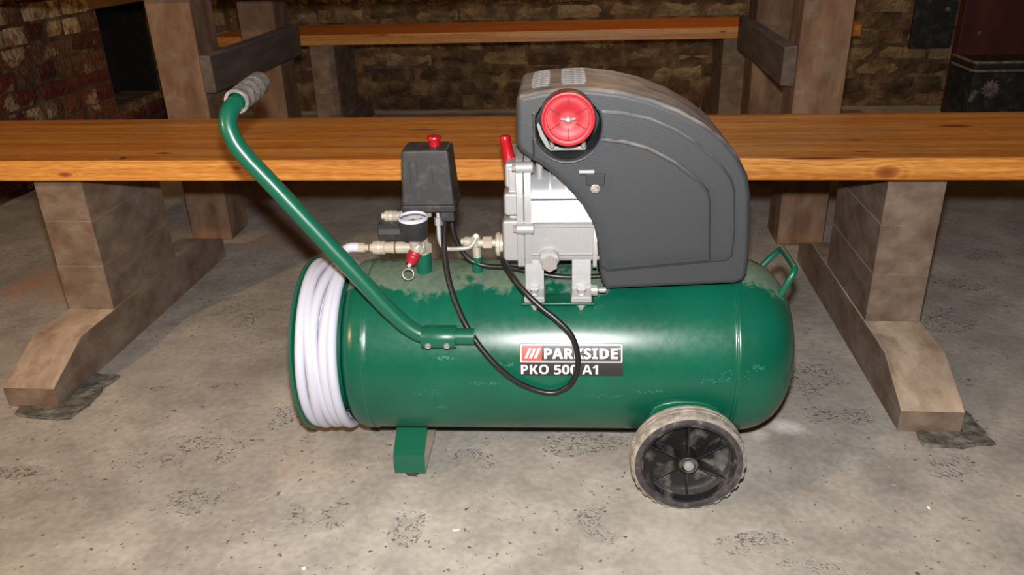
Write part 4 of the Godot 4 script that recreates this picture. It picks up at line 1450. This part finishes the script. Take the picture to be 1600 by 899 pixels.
	lathe(st, [Vector2(0.0, 0.0), Vector2(0.038, 0.0), Vector2(0.0395, 0.002), Vector2(0.0395, 0.011), Vector2(0.0365, 0.012)], along(Vector3(0.0062, 0.6165, 0.088), Vector3(0, 0.04, 1)), 48)
	part("filter_base", st, M.dark, ft)
	for s in [-1, 1]:
		st = begin()
		cyl(st, Vector3(0.0065 + 0.0225 * s, 0.570, 0.084), Vector3(0.0065 + 0.0225 * s, 0.592, 0.088), 0.0036, 14)
		part("bracket_leg", st, M.zinc, ft)
	st = begin()
	plate(st, PackedVector2Array([Vector2(-0.0190, 0.5640), Vector2(0.0320, 0.5640), Vector2(0.0340, 0.5690), Vector2(0.0320, 0.5700), Vector2(-0.0190, 0.5700), Vector2(-0.0240, 0.5830), Vector2(-0.0300, 0.5960), Vector2(-0.0360, 0.6060), Vector2(-0.0385, 0.6020), Vector2(-0.0340, 0.5850), Vector2(-0.0250, 0.5690)]), 0.050, 0.0765, 0.001)
	part("filter_bracket", st, M.bracket, ft)


func build_controls(c: Node3D) -> void:
	# pressure switch box, tapering upwards
	var sw := Node3D.new()
	sw.name = "pressure_switch"
	c.add_child(sw, true)
	var st := begin()
	var lower := [Vector3(-0.2535, 0.4705, -0.030), Vector3(-0.1700, 0.4705, 0.040)]
	var upper := [Vector3(-0.2495, 0.5560, -0.024), Vector3(-0.1755, 0.5560, 0.033)]
	frustum(st, lower, upper, 0.004)
	var bx := part("switch_cover", st, M.black, sw)
	for x in [-0.2375, -0.2265, -0.2025]:
		st = begin()
		box(st, Vector3(0.0012, 0.034, 0.0010), 0.0003, Transform3D(Basis(Vector3(1, 0, 0), -0.08), Vector3(x, 0.522, 0.0365)))
		part("cover_rib", st, M.black, bx)
	st = begin()
	abox(st, Vector3(-0.2545, 0.4565, -0.031), Vector3(-0.1690, 0.4700, 0.041), 0.003)
	part("switch_base", st, M.black, sw)
	st = begin()
	abox(st, Vector3(-0.1965, 0.4395, 0.005), Vector3(-0.1715, 0.4575, 0.036), 0.003)
	part("cable_outlet", st, M.black, sw)
	st = begin()
	lathe(st, [Vector2(0.0085, 0), Vector2(0.0085, 0.010), Vector2(0.0115, 0.011), Vector2(0.0118, 0.0135), Vector2(0.0105, 0.016), Vector2(0.004, 0.0165), Vector2(0, 0.0165)], along(Vector3(-0.2005, 0.5555, 0.006), Vector3(0, 1, 0)), 26)
	part("knob", st, M.redgloss, sw)
	for x in [-0.2450, -0.2190, -0.2135]:
		st = begin()
		cyl(st, Vector3(x, 0.4455, 0.026), Vector3(x, 0.457, 0.026), 0.0042, 12)
		part("terminal_screw", st, M.zinc, sw)
	# manifold: column on the tank's stub with branches
	var mf := Node3D.new()
	mf.name = "manifold"
	c.add_child(mf, true)
	st = begin()
	hexnut(st, Vector3(-0.230, 0.381, 0.018), Vector3(-0.230, 0.397, 0.018), 0.0150)
	cyl(st, Vector3(-0.231, 0.396, 0.018), Vector3(-0.231, 0.457, 0.018), 0.0115, 24)
	part("column", st, M.nickel, mf)
	st = begin()
	cyl(st, Vector3(-0.234, 0.3985, 0.018), Vector3(-0.234, 0.3985, 0.052), 0.0105, 22)
	cyl(st, Vector3(-0.270, 0.3970, 0.035), Vector3(-0.222, 0.3970, 0.035), 0.0098, 22)
	cyl(st, Vector3(-0.236, 0.404, 0.048), Vector3(-0.236, 0.428, 0.055), 0.0085, 18)
	part("branch_block", st, M.nickel, mf)
	st = begin()
	cyl(st, Vector3(-0.262, 0.4222, 0.024), Vector3(-0.225, 0.4222, 0.020), 0.0095, 20)
	cyl(st, Vector3(-0.262, 0.4445, 0.014), Vector3(-0.225, 0.4445, 0.014), 0.0085, 20)
	part("branch", st, M.nickel, mf)
	# regulator knob, octagonal grip
	st = begin()
	cyl(st, Vector3(-0.2970, 0.4222, 0.026), Vector3(-0.2540, 0.4222, 0.026), 0.0160, 12, 0.002, -1.0, true)
	part("regulator_knob", st, M.black, mf)
	# quick couplings
	for q in [[-0.2920, 0.4440, 0.016, 0.95], [-0.3120, 0.3970, 0.035, 1.15]]:
		st = begin()
		var s: float = q[3]
		lathe(st, [Vector2(0, 0), Vector2(0.006 * s, 0), Vector2(0.006 * s, 0.004), Vector2(0.0092 * s, 0.005), Vector2(0.0098 * s, 0.007), Vector2(0.0092 * s, 0.009), Vector2(0.0098 * s, 0.0105), Vector2(0.0098 * s, 0.016), Vector2(0.0088 * s, 0.018), Vector2(0.0098 * s, 0.020), Vector2(0.0098 * s, 0.0235), Vector2(0.008 * s, 0.025), Vector2(0.008 * s, 0.032), Vector2(0.0085 * s, 0.036), Vector2(0.0085 * s, 0.040), Vector2(0, 0.040)], along(Vector3(q[0], q[1], q[2]), Vector3(1, 0, 0)), 28)
		part("quick_coupling", st, M.nickel, mf)
	# pressure gauge: black cup, tilted face, glass
	var ga := Node3D.new()
	ga.name = "pressure_gauge"
	c.add_child(ga, true)
	var gx := along(Vector3(-0.2325, 0.4265, 0.064), Vector3(0.0, 1.0, 0.04))
	st = begin()
	lathe(st, [Vector2(0, 0), Vector2(0.0195, 0), Vector2(0.0212, 0.002), Vector2(0.0222, 0.030), Vector2(0.0205, 0.030), Vector2(0.0203, 0.0275), Vector2(0, 0.0275)], gx, 44)
	part("gauge_case", st, M.black, ga)
	st = begin()
	lathe(st, [Vector2(0.0200, 0.0278), Vector2(0, 0.0278)], gx, 40)
	var dial := part("dial", st, M.white, ga)
	dial.set_meta("label", "white dial with black scale marks")
	st = begin()
	for k in 11:
		var a := deg_to_rad(225.0 - 27.0 * k)
		var d := Vector3(cos(a), 0, -sin(a))
		box(st, Vector3(0.0035, 0.0003, 0.0008), 0.0, gx * Transform3D(Basis(d, Vector3(0, 1, 0), d.cross(Vector3(0, 1, 0))), Vector3(0, 0.0281, 0) + d * 0.0150))
	part("scale_marks", st, M.dark, dial)
	st = begin()
	box(st, Vector3(0.022, 0.0005, 0.0012), 0.0, gx * Transform3D(Basis(Vector3(0, 1, 0), 0.35), Vector3(-0.003, 0.0288, 0.001)))
	cyl(st, gx * Vector3(0, 0.028, 0), gx * Vector3(0, 0.0300, 0), 0.002, 12, 0.0003)
	part("needle", st, M.dark, dial)
	st = begin()
	lathe(st, [Vector2(0.0222, 0.0295), Vector2(0.0232, 0.0300), Vector2(0.0232, 0.0335), Vector2(0.0218, 0.0345), Vector2(0.0206, 0.0330), Vector2(0.0206, 0.0305)], gx, 44)
	part("gauge_rim", st, M.hose, ga)
	st = begin()
	lathe(st, [Vector2(0.0208, 0.0325), Vector2(0.0, 0.0332)], gx, 40)
	part("gauge_glass", st, M.glass, ga)
	# safety valve: red body, brass tip, pull ring
	var sv := Node3D.new()
	sv.name = "safety_valve"
	c.add_child(sv, true)
	var vx := along(Vector3(-0.2345, 0.400, 0.050), Vector3(-0.40, -0.86, 0.42))
	st = begin()
	lathe(st, [Vector2(0, -0.006), Vector2(0.0085, -0.006), Vector2(0.0085, 0.004), Vector2(0.007, 0.006)], vx, 24)
	part("valve_seat", st, M.nickel, sv)
	st = begin()
	lathe(st, [Vector2(0.0070, 0.0045), Vector2(0.0100, 0.0052), Vector2(0.0104, 0.010), Vector2(0.0095, 0.0110), Vector2(0.0104, 0.0122), Vector2(0.0102, 0.0165), Vector2(0.0090, 0.0178), Vector2(0.0088, 0.0230), Vector2(0.0070, 0.0252), Vector2(0.0, 0.0252)], vx, 28)
	part("valve_body", st, M.red, sv)
	st = begin()
	cyl(st, vx * Vector3(0, 0.0248, 0), vx * Vector3(0, 0.0312, 0), 0.0036, 14, 0.0006)
	part("valve_stem", st, M.nickel, sv)
	st = begin()
	var ring := []
	for i in 33:
		var a := TAU * i / 32
		ring.append(Vector3(-0.2465, 0.3655, 0.071) + Vector3(cos(a), sin(a) * 0.95, sin(a) * -0.30) * 0.0088)
	tube(st, ring, 0.0011, 8, false)
	part("pull_ring", st, M.steel, sv)
	# check valve line between the pump and the tank
	var cv := Node3D.new()
	cv.name = "check_valve"
	c.add_child(cv, true)
	var yy := 0.402
	var zz := 0.030
	st = begin()
	hexnut(st, Vector3(-0.1290, yy, zz), Vector3(-0.1140, yy, zz), 0.0105)
	part("union_nut", st, M.nickel, cv)
	st = begin()
	cyl(st, Vector3(-0.1145, yy, zz), Vector3(-0.1070, yy, zz), 0.0065, 18)
	cyl(st, Vector3(-0.1370, yy, zz), Vector3(-0.1285, yy, zz), 0.0065, 18)
	part("nipple", st, M.nickel, cv)
	st = begin()
	cyl(st, Vector3(-0.141, 0.373, 0.020), Vector3(-0.141, 0.412, 0.024), 0.0072, 20)
	hexnut(st, Vector3(-0.1490, yy, 0.028), Vector3(-0.1360, yy, 0.030), 0.0088)
	cyl(st, Vector3(-0.1600, yy + 0.001, 0.026), Vector3(-0.1480, yy, 0.028), 0.0088, 20)
	cyl(st, Vector3(-0.1655, yy + 0.001, 0.026), Vector3(-0.1590, yy + 0.001, 0.026), 0.0060, 16)
	part("valve_tee", st, M.nickel, cv)
	st = begin()
	cyl(st, Vector3(-0.1395, 0.4105, 0.024), Vector3(-0.1395, 0.4150, 0.034), 0.0052, 16)
	part("tee_bolt", st, M.zinc, cv)
	# thin pale pressure line from the switch to the tee
	st = begin()
	tube(st, spline([Vector3(-0.1985, 0.455, 0.030), Vector3(-0.1985, 0.430, 0.036), Vector3(-0.1975, 0.412, 0.040), Vector3(-0.1930, 0.4005, 0.041), Vector3(-0.1840, 0.3965, 0.041), Vector3(-0.1650, 0.3968, 0.041), Vector3(-0.1510, 0.3985, 0.040), Vector3(-0.1430, 0.4050, 0.037), Vector3(-0.1400, 0.4120, 0.033)], 5), 0.0036, 12)
	var line := part("pressure_line", st, M.tubing, c)
	st = begin()
	hexnut(st, Vector3(-0.1985, 0.4340, 0.034), Vector3(-0.1985, 0.4470, 0.032), 0.0068)
	part("line_nut", st, M.zinc, line)


func frustum(st: SurfaceTool, lower: Array, upper: Array, bev: float) -> void:
	var a: Vector3 = lower[0]
	var b: Vector3 = lower[1]
	var e: Vector3 = upper[0]
	var f: Vector3 = upper[1]
	var ring := func(x0: float, z0: float, x1: float, z1: float, y: float) -> Array:
		var out := []
		var cs := [[x1, z1, 0.0], [x0, z1, PI / 2], [x0, z0, PI], [x1, z0, PI * 1.5]]
		for q in cs:
			for k in 5:
				var t: float = q[2] + PI / 2 * k / 4
				var dir := Vector3(cos(t), 0, sin(t))
				var cx: float = q[0] - bev * signf(q[0] - (x0 + x1) / 2.0)
				var cz: float = q[1] - bev * signf(q[1] - (z0 + z1) / 2.0)
				out.append([Vector3(cx, y, cz) + dir * bev, dir])
		return out
	var rings := [ring.call(a.x, a.z, b.x, b.z, a.y), ring.call(e.x, e.z, f.x, f.z, e.y - bev), ring.call(e.x + bev, e.z + bev, f.x - bev, f.z - bev, e.y)]
	for j in 2:
		for i in 20:
			var k := (i + 1) % 20
			var p0: Array = rings[j][i]
			var p1: Array = rings[j][k]
			var p2: Array = rings[j + 1][k]
			var p3: Array = rings[j + 1][i]
			var lift := Vector3(0, 0.08, 0)
			var lift2 := Vector3(0, 0.08, 0) if j == 0 else Vector3(0, 2.5, 0)
			quad(st, p0[0], p1[0], p2[0], p3[0], (p0[1] + lift).normalized(), (p1[1] + lift).normalized(), (p2[1] + lift2).normalized(), (p3[1] + lift2).normalized())
	for i in range(1, 19):
		tri(st, rings[2][0][0], rings[2][i][0], rings[2][i + 1][0], Vector3.UP, Vector3.UP, Vector3.UP)


func build_cords(c: Node3D) -> void:
	# the cord that loops down over the front of the tank and back up to the motor
	var st := begin()
	var path := [Vector3(-0.1890, 0.4440, 0.024), Vector3(-0.1891, 0.4167, 0.045), Vector3(-0.1872, 0.3929, 0.062), Vector3(-0.1789, 0.3601, 0.088), Vector3(-0.1647, 0.3276, 0.113), Vector3(-0.1440, 0.2948, 0.136), Vector3(-0.1147, 0.2570, 0.149), Vector3(-0.0806, 0.2238, 0.1545), Vector3(-0.0461, 0.2043, 0.1545), Vector3(-0.0162, 0.1990, 0.1545), Vector3(0.0075, 0.2115, 0.1545),
		Vector3(0.0200, 0.2376, 0.154), Vector3(0.0210, 0.2647, 0.152), Vector3(0.0117, 0.2951, 0.147), Vector3(-0.0106, 0.3183, 0.139), Vector3(-0.0348, 0.3354, 0.130), Vector3(-0.0592, 0.3559, 0.118), Vector3(-0.0793, 0.3745, 0.098), Vector3(-0.0945, 0.3893, 0.064), Vector3(-0.0985, 0.395, 0.010)]
	tube(st, spline(path, 7), 0.0046, 14)
	part("power_cord", st, M.cord, c)
	st = begin()
	tube(st, spline([Vector3(-0.1800, 0.4440, 0.016), Vector3(-0.1780, 0.418, 0.020), Vector3(-0.1690, 0.392, 0.022), Vector3(-0.1520, 0.370, 0.024), Vector3(-0.1250, 0.3600, 0.026), Vector3(-0.0900, 0.3590, 0.030), Vector3(-0.0500, 0.3545, 0.040), Vector3(0.0, 0.3480, 0.044), Vector3(0.060, 0.3470, 0.040)], 7), 0.0043, 14)
	part("power_cord", st, M.cord, c)


func build_hose() -> void:
	var place := Transform3D(Basis(Vector3.UP, deg_to_rad(2.1)), Vector3(-0.0453, 0, -1.2343))
	var t := thing("air_hose", "white braided air hose coiled round the reel at the left end of the tank", "hose", place.origin, deg_to_rad(2.1))
	var lay_at := [-0.4215, -0.4085, -0.3945, -0.3810, -0.3690]
	for k in 5:   # five turns in the outer layer
		var st := begin()
		var ring := []
		for i in 73:
			var a := TAU * i / 72
			var wob := 0.0040 * sin(a * 2.0 + k * 1.9) + 0.0025 * sin(a * 3.0 + k)
			ring.append(Vector3(lay_at[k] + wob * (1.0 if k > 0 and k < 4 else 0.3), AY + (0.1395 + 0.0015 * sin(a + k * 2.0)) * sin(a), (0.1395 + 0.0015 * sin(a + k * 2.0)) * cos(a)))
		ring[72] = ring[0]
		tube(st, ring, 0.0086, 14, false)
		part("hose_turn", st, M.hose, t)
	for k in 2:   # and the layer under it
		var st := begin()
		var ring := []
		for i in 49:
			var a := TAU * i / 48
			ring.append(Vector3(-0.414 + k * 0.0165 + 0.002 * sin(a * 2.0), AY + 0.1290 * sin(a), 0.1290 * cos(a)))
		tube(st, ring, 0.0080, 10, false)
		part("hose_turn", st, M.hose, t)
	var st := begin()
	tube(st, spline([Vector3(-0.3310, 0.3975, 0.035), Vector3(-0.3450, 0.3970, 0.034), Vector3(-0.3570, 0.3900, 0.028), Vector3(-0.3670, 0.3770, 0.016), Vector3(-0.3780, 0.3580, -0.004), Vector3(-0.386, 0.343, -0.03), Vector3(-0.388, 0.325, -0.06)], 6), 0.0078, 14)
	part("hose_end", st, M.hose, t)
	st = begin()
	lathe(st, [Vector2(0, 0), Vector2(0.0082, 0), Vector2(0.0082, 0.010), Vector2(0.0055, 0.011), Vector2(0.0055, 0.0165), Vector2(0, 0.0165)], along(Vector3(-0.3310, 0.3972, 0.035), Vector3(1, 0, 0)), 20)
	part("hose_nipple", st, M.nickel, t)


func build_floor_bits() -> void:
	# thin dark pads laid at the front ends of the runners
	var sheets := [["dark_sheet", "thin dark pad under the left runner of the nearer bench", PackedVector2Array([Vector2(-1.145, -1.262), Vector2(-1.10, -1.250), Vector2(-1.022, -1.252), Vector2(-1.012, -1.30), Vector2(-1.018, -1.37), Vector2(-1.010, -1.42), Vector2(-1.066, -1.425), Vector2(-1.066, -1.292), Vector2(-1.15, -1.292)])],
		["dark_sheet", "thin dark pad under the right runner of the nearer bench", PackedVector2Array([Vector2(0.592, -1.292), Vector2(0.590, -1.250), Vector2(0.655, -1.244), Vector2(0.718, -1.262), Vector2(0.712, -1.33), Vector2(0.706, -1.42), Vector2(0.676, -1.42), Vector2(0.676, -1.292)])]]
	for p in sheets:
		var poly: PackedVector2Array = dense(p[2], 0.02)
		var mid := Vector2.ZERO
		for q in poly:
			mid += q / poly.size()
		var flat := PackedVector2Array()
		for q in poly:
			flat.append(Vector2(q.x - mid.x, -(q.y - mid.y)) + Vector2(rng.randf_range(-0.003, 0.003), rng.randf_range(-0.003, 0.003)))
		var st := begin()
		plate(st, flat, 0.0, 0.006, 0.002, Transform3D(Basis(Vector3(1, 0, 0), Vector3(0, 0, -1), Vector3(0, 1, 0)), Vector3.ZERO))
		var o := part(p[0], st, M.sheet, self)
		o.position = Vector3(mid.x, 0, mid.y)
		tag(o, p[1], "sheet", "dark pads under the runners")
	# bits lying on the concrete
	var bits := [["paper_scrap", "thin white paper scrap on the floor in front of the compressor", Vector3(-0.207, 0, -0.984), Vector3(0.011, 0.0012, 0.0022), 0.25], ["plaster_crumb", "white plaster crumb at the bottom left of the floor", Vector3(-0.421, 0, -0.887), Vector3(0.006, 0.003, 0.004), 0.6], ["plaster_crumb", "small white plaster crumb on the floor to the right of the wheel", Vector3(0.54, 0, -1.08), Vector3(0.005, 0.003, 0.005), 0.2]]
	for b in bits:
		var st := begin()
		var s: Vector3 = b[3]
		box(st, s, s.y * 0.3, Transform3D(Basis(Vector3.UP, b[4]), Vector3(0, s.y / 2.0, 0)), s.y * 0.3)
		var o := part(b[0], st, M.white, self)
		o.position = b[2]
		tag(o, b[1], "scrap" if b[0] == "paper_scrap" else "crumb")
